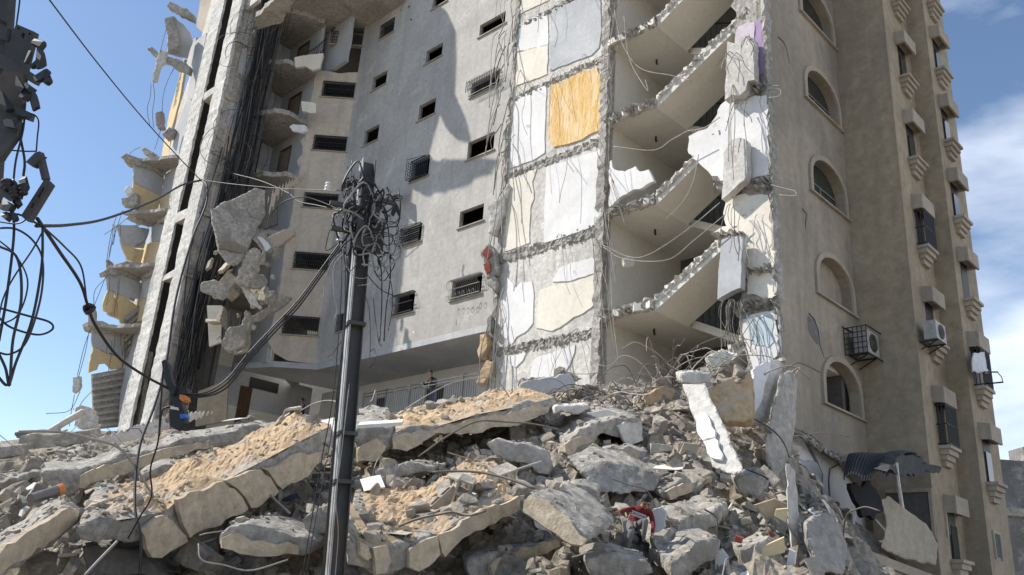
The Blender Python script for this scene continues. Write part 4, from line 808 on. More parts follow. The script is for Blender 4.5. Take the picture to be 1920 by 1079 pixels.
# hanging slabs of the collapsed corner between lift tower and cream wing
HG = 'slabs hanging from the torn corner'
slab('hanging_slab', 'large stained slab hanging beside the black cables, with a reddish patch', 'concrete slab', [(394, 392), (440, 372), (478, 352), (497, 356), (498, 400), (478, 440), (462, 480), (440, 498), (424, 492), (408, 470), (404, 440), (396, 415)], 33.2, 35.0, (-.1, .3, .05), coats=[([(408, 452), (440, 455), (462, 462), (452, 474), (436, 472), (410, 466)], 'door_tan')], vox=.09, lean=.4)
slab('hanging_slab', 'narrow slab dangling below the stained one', 'concrete slab', [(462, 470), (480, 462), (484, 490), (474, 520), (462, 540), (446, 535), (436, 528), (448, 500)], 33.5, 34.0, (.1, .4, .05), vox=.09)
slab('hanging_beam', 'bent parapet piece curving up to the cream wing', 'concrete beam', [(500, 372), (512, 352), (540, 336), (574, 318), (572, 332), (545, 352), (522, 366), (510, 392), (500, 402)], 35.0, 37.6, (.05, .35, .05), m='plaster_beige', vox=.08, s1=.05)
slab('hanging_beam', 'square beige beam end pointing at the barred windows', 'concrete beam', [(504, 442), (530, 430), (552, 424), (556, 438), (536, 452), (510, 468), (502, 456)], 35.2, 37.0, (-.1, .4, .05), m='plaster_beige', vox=.08, s1=.04)
slab('hanging_slab', 'white-flecked lump beside the beige beam end', 'concrete slab', [(472, 446), (486, 434), (500, 440), (512, 464), (510, 474), (496, 476), (484, 462)], 34.8, 35.0, (0, .4, 0), vox=.08, coats=[([(482, 444), (492, 446), (508, 464), (498, 472), (492, 458)], 'paint_white')])
slab('hanging_beam', 'long beam slanting down left from the lowest torn floor', 'concrete beam', [(530, 552), (548, 556), (520, 582), (484, 604), (464, 604), (462, 594), (490, 582)], 35.0, 37.0, (0, .4, .1), m='concrete', vox=.08, s1=.05)
slab('hanging_beam', 'thin leaning post among the torn corner slabs', 'concrete beam', [(450, 530), (458, 528), (492, 576), (486, 580), (470, 572)], 34.0, 34.4, (0, .2, 0), m='concrete_column', vox=.07, s1=.03)
slab('hanging_slab', 'crumpled slab pile on the lowest torn floor', 'concrete slab', [(412, 640), (430, 612), (452, 610), (460, 580), (470, 600), (462, 640), (448, 652), (424, 660)], 34.0, 34.6, (0, .6, .1), vox=.09, s1=.16)
slab('hanging_slab', 'dark chunky slab above the crumpled pile', 'concrete slab', [(374, 532), (400, 524), (424, 538), (430, 552), (412, 562), (390, 552), (374, 546)], 33.2, 33.6, (0, .5, .1), vox=.09, s1=.14)
# fragments dangling off the left wing against the sky
slab('hanging_slab', 'wedge of slab sticking up left at the top of the left wing', 'concrete slab', [(312, 8), (318, 2), (345, 14), (362, 26), (362, 40), (340, 28), (316, 16)], 'UL', 0, (.1, .4, 0), vox=.08, s1=.08)
slab('hanging_slab', 'dark folded slab remnant hanging in front of the left wing', 'concrete slab', [(308, 34), (326, 30), (328, 48), (334, 66), (336, 84), (326, 94), (314, 92), (312, 60)], 'UL', 0, (.1, .3, 0), m='concrete', vox=.08, s1=.08)
slab('hanging_strip', 'pale concrete strip hanging down against the sky', 'concrete strip', [(298, 92), (312, 96), (308, 118), (300, 122), (292, 152), (284, 154), (290, 118)], 'UL', 0, (.1, .2, 0), m='concrete_column', vox=.07, s1=.04)
slab('hanging_slab', 'slab end poking out left below the folded remnant', 'concrete slab', [(271, 90), (284, 86), (296, 100), (330, 108), (356, 124), (352, 138), (322, 124), (290, 106)], 'UL', 0, (.1, .35, 0), m='concrete', vox=.08, s1=.07)
slab('hanging_block', 'square concrete block hanging on wires in the sky', 'concrete block', [(291, 210), (304, 208), (308, 240), (296, 242), (291, 232)], 'UL', 0, (.05, .25, 0), vox=.06, s1=.04)
slab('hanging_block', 'square grey block stuck to the torn left wall', 'concrete block', [(303, 252), (316, 238), (328, 240), (322, 256), (310, 260)], 'UL', 0, (.05, .4, 0), m='concrete', vox=.06, s1=.03)
slab('hanging_slab', 'flat slab shard on the yellow room, pointing left', 'concrete slab', [(263, 278), (272, 276), (300, 294), (318, 302), (316, 310), (296, 304), (272, 292)], 'UL', 0, (.1, .4, .05), vox=.08, s1=.08)
slab('hanging_block', 'pale tile block hanging at the left rim of the yellow room', 'concrete block', [(230, 358), (240, 347), (247, 352), (246, 360), (236, 366)], 'UL', 0, (.05, .2, 0), m='paint_white', vox=.05, s1=.02)
slab('hanging_slab', 'crumbly slab rim under the yellow room', 'concrete slab', [(228, 372), (240, 370), (256, 360), (257, 380), (250, 388), (240, 386), (230, 386)], 'UL', 0, (.05, .4, 0), vox=.07, s1=.12)
slab('hanging_slab', 'layered slab pile on the second torn storey of the left wing', 'concrete slab', [(196, 488), (202, 486), (206, 498), (236, 488), (266, 492), (262, 506), (230, 506), (200, 510)], 'UL', 0, (.1, .5, 0), vox=.07, s1=.12)
slab('hanging_block', 'small pale block hanging on wires left of the tower foot', 'concrete block', [(136, 708), (148, 704), (150, 724), (146, 732), (138, 738)], 'UL', 0, (.05, .2, 0), m='concrete_column', vox=.05, s1=.03)
slab('hanging_block', 'small square block near the cable knot', 'concrete block', [(165, 578), (176, 580), (178, 598), (170, 618), (164, 604)], 'UL', 0, (.05, .2, 0), m='concrete', vox=.05, s1=.03)
slab('wall_fragment', 'low torn wall corner standing left of the tower foot', 'wall fragment', [(132, 764), (150, 758), (172, 766), (176, 800), (150, 806), (138, 800)], 26, 26.6, (.1, .4, 0), m='concrete_column', vox=.08, s1=.05)
# torn left flank of the white block
for k, (poly, mm, lab) in enumerate((([(914, 380), (934, 372), (950, 340), (958, 352), (946, 396), (930, 430), (926, 440), (914, 436), (918, 405)], 'concrete_column', 'pale broken block hanging off the left flank of the white block'), ([(902, 470), (916, 456), (930, 470), (936, 500), (930, 516), (912, 524), (908, 500)], 'concrete', 'grey chunk with red paint stuck to the flank of the white block'),
      ([(906, 524), (924, 512), (932, 528), (930, 548), (914, 536)], 'concrete', 'square chunk right under the red-painted one'), ([(894, 660), (900, 628), (912, 622), (916, 640), (908, 662), (896, 672)], 'sand', 'tan stone block low on the flank of the white block'), ([(898, 700), (910, 672), (924, 680), (922, 706), (906, 720), (892, 722)], 'sand', 'lowest tan stone block beside the balcony railing'), ([(912, 600), (918, 590), (924, 610), (920, 624), (912, 620)], 'concrete_dark', 'dark stub above the tan stone blocks'))):
    slab('hanging_block', lab, 'concrete block', poly, 28.0, 27.7, (.2, .4, .02), m=mm, vox=.06, s1=.08, coats=[([(904, 474), (914, 462), (920, 480), (912, 488)], 'paint_red'), ([(906, 496), (916, 490), (920, 508), (912, 514)], 'paint_red')] if k == 1 else ())
# ---------------------------------------------------------------- loose chunks
def convex(r_, sx, sy, sz, cuts):
    bm = bmesh.new(); bmesh.ops.create_cube(bm, size=2)
    for i in range(cuts):
        n = Vector((r_.gauss(0, 1), r_.gauss(0, 1), r_.gauss(0, 1))).normalized(); g = bm.verts[:] + bm.edges[:] + bm.faces[:]
        bmesh.ops.bisect_plane(bm, geom=g, plane_co=n * r_.uniform(.72, 1.15), plane_no=n, clear_outer=True)
        ed = [e for e in bm.edges if e.is_boundary]
        if ed: bmesh.ops.holes_fill(bm, edges=ed)
    for v in bm.verts: v.co = Vector((v.co.x * sx, v.co.y * sy, v.co.z * sz)) * .5
    bmesh.ops.recalc_face_normals(bm, faces=bm.faces[:]); bmesh.ops.triangulate(bm, faces=bm.faces[:]); V = [v.co.copy() for v in bm.verts]; bm.verts.index_update(); F = [tuple(v.index for v in f.verts) for f in bm.faces]; bm.free()
    return V, F
lr = random.Random(21); LIB = []
for i in range(30):
    k = i % 5
    if k in (0, 3): LIB.append(convex(lr, 1, .8, .28, 6))
    elif k == 1: LIB.append(convex(lr, 1, .55, .45, 5))
    else: LIB.append(convex(lr, 1, lr.uniform(.6, .95), lr.uniform(.45, .85), 8))
from mathutils.bvhtree import BVHTree
allV = [Vector(p) for p in TV]; allF = [tuple(f) for f in TF]
bvT = BVHTree.FromPolygons(allV, allF)
for o in HARD:
    b = len(allV); allV = allV + [v.co for v in o.data.vertices]; allF = allF + [tuple(i + b for i in p.vertices) for p in o.data.polygons]
bvA = BVHTree.FromPolygons(allV, allF)
def drop(x, y, all_=True, top=40):
    drop.hard = False
    h = (bvA if all_ else bvT).ray_cast(Vector((x, y, top)), Vector((0, 0, -1))); return h[0], h[1]
BOY = ony(1200, 985, 12.0)
def hides(p, s_):
    if abs(p[0] - BOY.x) < .5 and BOY.y - 2.2 < p[1] < BOY.y + .25 and (s_ > .05 or p[1] > BOY.y - .5): return True
    x, y = proj(p)
    for front, backp, yl, yr, x0, x1 in MASK:
        if x < x0 - 30 or x > x1 + 30: continue
        Y = yl + (yr - yl) * min(1, max(0, (x - x0) / (x1 - x0)))
        pxs = s_ * 1600 / p[1] * .55
        if p[1] < Y + .05 and any(inpoly(x + dx, y + dy, front) for dx, dy in ((0, 0), (0, -pxs), (pxs, 0), (-pxs, 0))): return True
        if s_ > .08 and p[1] < Y + 3 and inpoly(x, y, backp): return True
    return False
def inside_building(x, y):
    u, v = q * (x - y), q * (x + y)
    return (v > VB + .8 and u < UR + .1) or (v > VE and u < U1 + .3) or v > V2 or (u < UW2 + 1 and v > VT - .5 and u > -60) or y > 33
def spot(r_, rmin, rmax):
    while True:
        d = rmin + (rmax - rmin) * r_.random() ** 1.15; a = R(r_.uniform(-33, 22))
        x, y = d * math.sin(a), d * math.cos(a)
        if not inside_building(x, y): return x, y, d
cr_ = random.Random(99)
# sizeable loose chunks: one object each, sharing meshes
ME = []
for i, (V, F) in enumerate(LIB):
    o = MB().add(V, F).build('concrete_chunk', MT['chunk']); weather(o, .028, .07, .035); ME.append(o.data); bpy.data.objects.remove(o)
print('setup ok'); KL = 'rough grey lump of broken concrete lying loose on the rubble heap'
n_ch = 0
while n_ch < 250:
    x, y, d = spot(cr_, 9.5, 25)
    h, nn = drop(x, y, cr_.random() < .25)
    if h is None or h.z < .8: continue
    s_ = cr_.choice((.16, .2, .26, .34, .48)) * cr_.uniform(.8, 1.25) * (.6 + min(d, 16) / 26)
    if hides(h, s_): continue
    o = bpy.data.objects.new('concrete_chunk', ME[cr_.randrange(30)]); COL.objects.link(o)
    if nn.z > .8 and cr_.random() < .6: s_ *= .6
    o.location = h + Vector((0, 0, s_ * .12)); o.rotation_euler = (cr_.gauss(0, .5), cr_.gauss(0, .5), cr_.uniform(0, 6.3)); o.scale = (s_, s_, s_)
    px_, py_ = proj(h)
    zone = 'on the left heap below the lift tower' if px_ < 330 and py_ < 900 else 'in the pit at the lower left' if px_ < 640 and py_ > 940 else 'around the long beam on the left' if px_ < 640 else 'around the sandy slab in the foreground' if px_ < 1100 and py_ > 860 else 'between the top slab and the hollow under it' if px_ < 1060 else 'beside the boy in red' if px_ < 1300 and py_ > 880 else 'on the heap under the stair hall' if py_ < 820 else 'at the foot of the right facade' if px_ > 1440 else 'on the slope below the leaning beam'
    w_ = s_ * 1600 / max(4, h.y); k_ = o.data.name.split('.'); sh = ('flat', 'oblong', 'jagged', 'slab-like', 'blocky')[ME.index(o.data) % 5]
    tag(o, ('large' if w_ > 45 else 'middling' if w_ > 25 else 'small') + ' ' + sh + ' concrete chunk lying loose ' + zone, 'concrete chunk', 'loose concrete chunks on the rubble heap'); n_ch += 1
def scatter(name, lib, n, smin, smax, m, seed, r0, r1, pall=.6, powr=2.2, flat=.5, tiltsd=.6, lift=.15, keep=None, hardp=.07):
    r_ = random.Random(seed); Vs, Fs, o_ = [], [], 0; c = 0; tries = 0
    L2 = [(np.array([tuple(v) for v in V]), np.array(F)) for V, F in lib]
    while c < n and tries < n * 4:
        tries += 1
        x, y, d = spot(r_, r0, r1)
        if keep and not keep(x, y): continue
        h, nn = drop(x, y, r_.random() < pall)
        if h is None or h.z < .5: continue
        s_ = (smin + (smax - smin) * r_.random() ** powr) * (.6 + min(d, 15) / 24)
        if hides(h, s_) or (drop.hard and r_.random() > hardp): continue
        V, F = L2[r_.randrange(len(L2))]
        M_ = np.array(Matrix.Rotation(r_.uniform(0, 6.3), 3, 'Z') @ Matrix.Rotation(r_.gauss(0, tiltsd), 3, 'X') @ Matrix.Rotation(r_.gauss(0, tiltsd), 3, 'Y'))
        if r_.random() < flat: M_ = np.array(nn.to_track_quat('Z', 'X').to_matrix()) @ np.array(Matrix.Rotation(r_.uniform(0, 6.3), 3, 'Z'))
        Vs.append((V * s_) @ M_.T + np.array([h.x, h.y, h.z + s_ * lift])); Fs.append(F + o_); o_ += len(V); c += 1
    ob = np_mesh(name, np.concatenate(Vs), np.concatenate(Fs), m); ob['kind'] = 'stuff'; return ob
scatter('rubble_stones', LIB, 9000, .05, .24, MT['rubble'], 1, 8.5, 26, .45)
scatter('rubble_stones', LIB, 10000, .02, .09, MT['rubble'], 2, 8, 22, .5, 1.5)
shard = [convex(lr, 1, .7, .05, 4) for _ in range(8)]
scatter('tile_shards', shard, 380, .12, .42, MT['tile'], 3, 9, 24, .6, 1.8, .75, .4)
stick = [convex(lr, 1, .06, .045, 0) for _ in range(3)] + [convex(lr, 1, .1, .03, 1)]
scatter('splintered_sticks', stick, 110, .3, .9, MT['wood'], 4, 9, 24, .6, 1.6, .3, .35, .1)

# crumbs lying on the broken landings and corridor slabs
LD = []; o_ = 0; LV, LF = [], []; r_ = random.Random(77)
for z in ZL:
    for k in range(46):
        V, F = LIB[r_.randrange(30)]; s_ = .05 + .26 * r_.random() ** 2.5; p = W3(r_.uniform(UB1 + .25, -13.7), VB + .1 + 1.1 * r_.random() ** 2, z + s_ * .2)
        M_ = np.array(Matrix.Rotation(r_.uniform(0, 6), 3, Vector((r_.gauss(0, 1), r_.gauss(0, 1), 1)))); LV.append((np.array([tuple(v) for v in V]) * s_) @ M_.T + np.array(p)); LF.append(np.array(F) + o_); o_ += len(V)
ob = np_mesh('landing_crumbs', np.concatenate(LV), np.concatenate(LF), MT['rubble']); ob['kind'] = 'stuff'
slab('hanging_slab', 'white ceiling piece dangling in the torn corridor', 'ceiling piece', [(541, 238), (549, 232), (571, 234), (575, 246), (564, 250), (548, 247)], 37.0, 37.2, (.1, .25, .05), m='paint_white', vox=.06, s1=.03, s2=.01)

tl = random.Random(31)
for k in range(36):
    x, y = tl.uniform(392, 520), tl.uniform(470, 690)
    if (x - 392) / 130 + (y - 470) / 220 > 1.35: continue
    o = bpy.data.objects.new('concrete_lump', ME[tl.randrange(6) * 5 + tl.choice((0, 3))]); COL.objects.link(o); s_ = .22 + .7 * tl.random() ** 2; o.location = ony(x, y, tl.uniform(33.8, 36)); o.rotation_euler = (tl.uniform(0, 6), tl.uniform(0, 6), tl.uniform(0, 6)); o.scale = (s_, s_, s_)
    tag(o, ('large' if s_ > .5 else 'small') + ' concrete lump caught ' + ('high' if y < 545 else 'midway' if y < 620 else 'low') + ' in the torn corner ' + ('beside the black cables' if x < 440 else 'beside the cream wing'), 'concrete lump', 'lumps caught in the torn corner')

# hollow concrete blocks and coloured scraps
HBv = MB()
def _r(x0, x1, y0, y1): return [Vector((x0, y0, -.1)), Vector((x1, y0, -.1)), Vector((x1, y1, -.1)), Vector((x0, y1, -.1))]
HBv.prism(_r(-.2, .2, -.1, .1), (0, 0, .2), [_r(-.17, -.02, -.07, .07), _r(.02, .17, -.07, .07)])
hbm = HBv.build('hollow_block', MT['chunk']); hme = hbm.data; bpy.data.objects.remove(hbm); nb = 0; br = random.Random(17)
while nb < 42:
    x, y, dd = spot(br, 10, 21); h, nn = drop(x, y)
    if h is None or h.z < 1 or hides(h, .35): continue
    o = bpy.data.objects.new('hollow_block', hme); COL.objects.link(o); o.location = h + Vector((0, 0, .07)); o.rotation_euler = (br.gauss(0, .9), br.gauss(0, .9), br.uniform(0, 6.3)); nb += 1
    px_, py_ = proj(h)
    tag(o, 'grey hollow building block lying ' + ('tipped up ' if abs(o.rotation_euler.x) > .9 else 'slanted ' if abs(o.rotation_euler.x) > .4 else '') + ('on the left heap' if px_ < 500 else 'near the utility pole' if px_ < 760 else 'between the sandy slabs' if px_ < 1060 else 'on the slope near the boy in red' if py_ > 860 else 'on the heap below the stair hall'), 'concrete block', 'hollow blocks scattered over the rubble')
mat('scrap_blue', (.12, .2, .34), bump=.2); mat('scrap_red', (.36, .07, .05), bump=.2); mat('scrap_green', (.12, .22, .13), bump=.2)
for k, mm in enumerate(('scrap_blue', 'scrap_red', 'scrap_green', 'paint_yellow')): scatter('cloth_scraps', shard, (34, 22, 16, 20)[k], .06, .26, MT[mm], 40 + k, 9, 21, .6, 1.5, .5, .7)
# ================================================================ street furniture, cables, people, small things
def spline(pts, n=8):
    pts = [Vector(p) for p in pts]; out = []
    P = [pts[0] * 2 - pts[1]] + pts + [pts[-1] * 2 - pts[-2]]
    for i in range(1, len(P) - 2):
        for k in range(n):
            t = k / n; a, b, c, d = P[i - 1], P[i], P[i + 1], P[i + 2]
            out.append(.5 * ((2 * b) + (c - a) * t + (2 * a - 5 * b + 4 * c - d) * t * t + (3 * b - a - 3 * c + d) * t ** 3))
    return out + [pts[-1]]
def cable(name, pix, r_, label, cat='cable', m='cable', group=None, n=8, k=6):
    P = [ony(*p) for p in pix]; r_ = r_ * (.62 if m.startswith('cable') else 1)
    return tag(MB().tube(spline(P, n), r_, k).build(name, MT[m], None, True), label, cat, group)
# ---- steel utility pole
Y0 = 9.0
pb, pt = ony(628, 1079, Y0), ony(690, 303, Y0); ax = (pt - pb).normalized(); base = pb - ax * (pb.z / ax.z)
POLE = empty('utility_pole', base, 'dark steel utility pole hung with tangled cables in the foreground', 'utility pole')
rz = Matrix.Rotation(R(24), 3, 'Z'); X_ = rz @ Vector((1, 0, 0)); X_ = (X_ - ax * X_.dot(ax)).normalized(); Z_ = ax; Y_ = Z_.cross(X_)
H = (pt - base).length
def pp(x, y, h): return base + X_ * x + Y_ * y + Z_ * h
def pbox(mb, x0, x1, y0, y1, h0, h1): return mb.box(pp((x0 + x1) / 2, (y0 + y1) / 2, (h0 + h1) / 2), X_ * (x1 - x0) / 2, Y_ * (y1 - y0) / 2, Z_ * (h1 - h0) / 2)
w = .08
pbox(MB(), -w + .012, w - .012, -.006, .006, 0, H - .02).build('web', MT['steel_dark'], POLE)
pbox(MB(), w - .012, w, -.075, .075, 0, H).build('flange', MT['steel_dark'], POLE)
m = MB(); pbox(m, -w, -w + .012, -.085, -.022, 0, H); m.build('flange', MT['steel_bright'], POLE)  # left flange in brighter steel, sunlight put into its colour
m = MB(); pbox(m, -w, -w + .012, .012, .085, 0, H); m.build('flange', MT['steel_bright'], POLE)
hh = lambda y: (ony(660, y, Y0) - base).dot(ax)
for y_ in (610, 905, 815): m = MB(); pbox(m, -w - .02, w + .02, -.1, .1, hh(y_) - .02, hh(y_) + .02); m.build('steel_band', MT['steel_dark'], POLE)
m = MB(); m.tube([pp(-w - .05, -.05, .2), pp(-w - .05, -.05, H - .6)], .016, 6); m.build('conduit', MT['cable'], POLE)
for y_, l_, s_ in ((395, .34, -1), (440, .30, -1), (372, .26, 1), (352, .22, -1)):
    h_ = hh(y_); m = MB(); pbox(m, -w - l_ if s_ < 0 else w, -w if s_ < 0 else w + l_, -.11, -.06, h_ - .05, h_); m.build('bracket', MT['steel_dark'], POLE)
def insulator(p, ax_, s_, parent, m='porcelain'):
    ax_ = Vector(ax_).normalized(); mb = MB(); pr = [(0, .5), (.1, 1), (.22, .98), (.3, .55), (.42, .9), (.55, .9), (.62, .45), (.78, .8), (.92, .72), (1, .35)]
    pts = [Vector(p) + ax_ * t * s_ for t, _ in pr]; rr = [k for _, k in pr]
    mb.tube(pts, s_ * .45, 9, lambda t: rr[min(len(rr) - 1, int(round(t * (len(rr) - 1))))]); return mb.build('insulator', MT[m], parent, True)
for x, y in ((644, 396), (638, 446), (615, 352)): insulator(ony(x, y + 8, Y0 - .12), (0, -.25, 1), .115, POLE)
m = MB(); c = ony(692, 440, Y0 - .1); m.box(c, X_ * .16, Y_ * .06, Z_ * .2); m.build('junction_box', MT['steel_dark'], POLE)
m = MB(); c = ony(672, 405, Y0 - .16); m.tube([c + Vector((0, .05, 0)), c - Vector((0, .02, 0))], .065, 14); m.build('meter_dial', MT['cable_grey'], POLE)
m = MB(); m.box(ony(705, 395, Y0 + .05), X_ * .05, Y_ * .03, Z_ * .2); m.build('bracket', MT['steel_dark'], POLE)
for k, poly in enumerate(([(652, 308), (662, 305), (660, 345), (652, 350)], [(668, 322), (676, 320), (672, 350), (664, 352)], [(640, 340), (654, 332), (656, 350), (644, 354)], [(636, 356), (652, 350), (650, 362), (640, 366)], [(644, 305), (652, 308), (650, 316)])):
    m = MB(); m.prism([ony(x, y, Y0 - .1) for x, y in poly], (.02, .05, 0)); m.build('bracket', MT['steel_bright' if k != 2 else 'steel_dark'], POLE)
# ---- the pole at the left edge: angle irons, clamps and insulators
LP = empty('utility_pole', Vector((ony(-20, 300, 5.6).x, 5.6, 0)), 'cluttered dark pole head with slotted angle irons at the left edge', 'utility pole')
YL = 5.6
m = MB(); P0, P1 = ony(-14, 330, YL + .1), ony(14, -40, YL + .1); m.bar(Vector((P0.x - .25, YL + .1, 0)), P0, .16, .16); m.bar(P0, P1, .11, .1); m.build('upright', MT['steel_dark'], LP)
for k, (poly, hol) in enumerate([([(-30, -60), (26, -60), (10, 42), (-4, 34)], []), ([(30, 45), (65, 60), (44, 142), (8, 108)], [[(41, 61), (47, 64), (45, 73), (39, 70)], [(33, 51), (37, 53), (36, 56), (32, 54)], [(54, 61), (58, 63), (57, 66), (53, 65)]]), ([(-10, 96), (30, 118), (72, 146), (64, 158), (20, 132), (-10, 126)], []), ([(-10, 40), (14, 52), (10, 76), (-10, 70)], []), ([(8, 128), (44, 138), (40, 200), (22, 262), (0, 300), (-10, 160)], []), ([(24, 196), (58, 212), (54, 226), (20, 214)], []),
        ([(-6, 232), (38, 228), (30, 256), (6, 290), (-6, 300)], []), ([(84, 335), (95, 346), (52, 416), (39, 405)], [[(80, 351), (83, 354), (74, 372), (69, 370)], [(62, 380), (65, 382), (60, 391), (57, 389)]]), ([(66, 286), (74, 284), (86, 334), (78, 338)], []), ([(48, 304), (66, 286), (80, 292), (62, 314)], [])]):
    m = MB(); m.prism([ony(x, y, YL - .01 * k) for x, y in poly], (.01, .045, .01), [[ony(x, y, YL - .01 * k) for x, y in h] for h in hol]); m.build('angle_iron', MT['steel_dark'], LP)
lrr = random.Random(3)
def clamp(a, b, w_, m='iron_black'):
    d = b - a; V, F = convex(lrr, d.length * 1.15, w_, w_ * .7, 7); M_ = d.to_track_quat('X', 'Y').to_matrix(); c = (a + b) / 2
    MB().add([M_ @ v + c for v in V], F).build('clamp', MT[m], LP)
for x, y, dx, dy, w_ in ((66, 80, 14, 6, .07), (74, 88, 4, 38, .06), (60, 126, 14, -12, .05), (50, 118, 8, -20, .05), (70, 152, 22, -14, .07), (84, 142, 6, 14, .06), (46, 162, 14, 10, .06), (60, 170, 6, 32, .055), (40, 176, 14, 8, .06), (30, 150, 12, 20, .05), (24, 206, 30, 14, .045), (10, 232, 22, 4, .06), (2, 180, 14, 26, .07), (44, 334, 4, 22, .055), (42, 356, -4, 16, .045), (2, 342, 20, 14, .07), (12, 362, 18, 12, .07), (22, 340, 8, 16, .05), (4, 384, 18, 8, .07), (28, 372, 6, 14, .05), (22, 402, 8, 10, .05), (6, 400, 10, 12, .05)):
    clamp(ony(x, y, YL - .1), ony(x + dx, y + dy, YL - .12), w_)
for x, y, dx, dy in ((12, 338, 4, 24), (26, 352, 4, 22), (44, 346, 0, 22)): insulator(ony(x, y, YL - .14), ony(x + dx, y + dy, YL - .14) - ony(x, y, YL - .14), .085, LP, 'iron_black')
# ---- overhead cables
cable('overhead_cable', [(85, -10, 6.5), (180, 115, 8), (262, 215, 9.5), (330, 290, 10.5), (378, 340, 11.2)], .012, 'thin cable running down from the top left corner across the blue sky')
cable('overhead_cable', [(40, -30, 5.8), (36, 10, 5.7), (31, 46, 5.6)], .010, 'short wire going straight up from the left pole head')
cable('overhead_cable', [(68, 424, 5.6), (130, 422, 7), (200, 410, 8.2), (290, 376, 9.8), (340, 348, 10.7), (378, 338, 11.2)], .022, 'thick black cable rising from the left pole bracket towards the tower')
cable('hanging_cable', [(378, 338, 11.2), (388, 350, 11.1), (386, 385, 11), (360, 450, 10.8), (330, 560, 10.6), (312, 680, 10.4), (290, 760, 10.2), (264, 830, 10), (254, 900, 9.8), (254, 960, 9.6), (264, 1010, 9.5), (262, 1090, 9.5)], .024, 'thick black cable hanging from the tower side down to the cracked slab')
cable('overhead_cable', [(378, 338, 11.2), (440, 346, 10.6), (530, 354, 10), (640, 358, 9)], .010, 'thin cable stretched level between tower side and utility pole')
cable('overhead_cable', [(70, 410, 5.6), (110, 470, 6.2), (150, 530, 6.8), (166, 578, 7.1), (180, 612, 7.3), (220, 668, 7.8), (270, 704, 8.2), (318, 730, 8.6)], .021, 'thick sagging cable with a knot running down from the left bracket')
cable('overhead_cable', [(72, 418, 5.6), (120, 462, 6.2), (152, 500, 6.7), (162, 560, 7.0), (166, 578, 7.1)], .012, 'slack thinner cable looping beside the knotted one')
m = MB(); c = ony(167, 580, 7.1); m.tube(spline([c + Vector((.035 * math.cos(a), .02 * math.sin(2 * a), .035 * math.sin(a))) for a in np.linspace(0, 11, 12)], 4), .02, 6); tag(m.build('cable_knot', MT['cable'], None, True), 'black cable knot in front of the sky left of the tower', 'cable knot')
for k, (d1, d2, lab) in enumerate(((0, 0, 'uppermost'), (9, 7, 'middle'), (16, 14, 'lowest'))):
    cable('overhead_cable', [(330, 736 + d1 * .4, 8.6), (380, 738 + d1 * .4, 8.7), (424, 712 + d1, 8.8), (466, 662 + d1, 8.85), (515, 610 + d2, 8.9), (560, 562 + d2, 8.9), (604, 502 + d2, 8.9), (646, 444 + d2, 8.9)], .014, lab + ' of the three black cables climbing to the utility pole')
cable('overhead_cable', [(500, 432, 9.5), (508, 402, 9.5), (530, 380, 9.4), (566, 370, 9.3), (600, 378, 9.2), (645, 398, 9)], .012, 'arched black cable ending at the upper insulator of the pole')
cable('overhead_cable', [(438, 326, 11), (490, 340, 10.4), (540, 362, 10), (560, 378, 9.6), (598, 386, 9.3), (640, 396, 9)], .011, 'cable crossing in front of the barred windows to the pole')
cable('hanging_cable', [(306, 690, 8.6), (300, 780, 8.7), (296, 830, 8.8), (282, 880, 9), (284, 930, 9.1), (262, 970, 9.2), (240, 1010, 9.3)], .015, 'black cable hanging from the junction past the long beam')
cable('hanging_cable', [(330, 762, 8.6), (306, 768, 8.6), (300, 800, 8.7), (299, 818, 8.7)], .017, 'short stiff cable bending out of the cable junction')
LG = 'cable loops hanging from the left pole head'
for k, (pix, lab) in enumerate((([(36, 225), (58, 214), (72, 226), (70, 258), (68, 284)], 'short cable hooked above the lower bracket of the left pole'), ([(46, 195), (44, 240), (30, 300), (25, 342)], 'straight double cable between the two left pole brackets'), ([(40, 195), (36, 240), (46, 300), (44, 330)], 'cable running beside the straight one on the left pole'), ([(-8, 278), (20, 282), (46, 284), (68, 284)], 'level cable from the left edge to the lower bracket'),
      ([(-6, 428), (30, 430), (62, 452), (80, 490), (76, 560), (50, 640), (20, 664), (-8, 660)], 'widest cable loop hanging under the left bracket'), ([(80, 424), (78, 500), (60, 600), (30, 680), (15, 722), (-6, 704)], 'long cable dropping from the bracket to a sharp kink'), ([(-6, 448), (30, 480), (52, 530), (34, 590), (-6, 612)], 'round inner loop of cable at the left edge'), ([(-8, 576), (50, 592), (92, 604), (98, 618), (70, 628), (20, 614), (-8, 590)], 'flat cable loop sticking out right near the left edge'),
      ([(-6, 656), (10, 690), (18, 722), (24, 640), (40, 560), (32, 484), (-6, 460)], 'thin cable loop reaching lowest at the left edge'), ([(85, 425), (60, 470), (26, 520), (6, 560), (-4, 604)], 'slack cable bending back from the bracket to the left edge'), ([(10, 400), (40, 404), (70, 420)], 'cable tying the insulators to the bracket'), ([(-5, 375), (20, 395), (26, 440), (12, 560), (-2, 640)], 'cable hanging straight under the insulators'), ([(54, 396), (48, 412), (30, 420), (-4, 416)], 'short cable bow below the insulator cluster'))):
    cable('cable_loop', [(x, y, YL - .05 + .02 * (k % 4)) for x, y in pix], .009 + .003 * (k % 3), lab, 'cable', 'cable', LG)
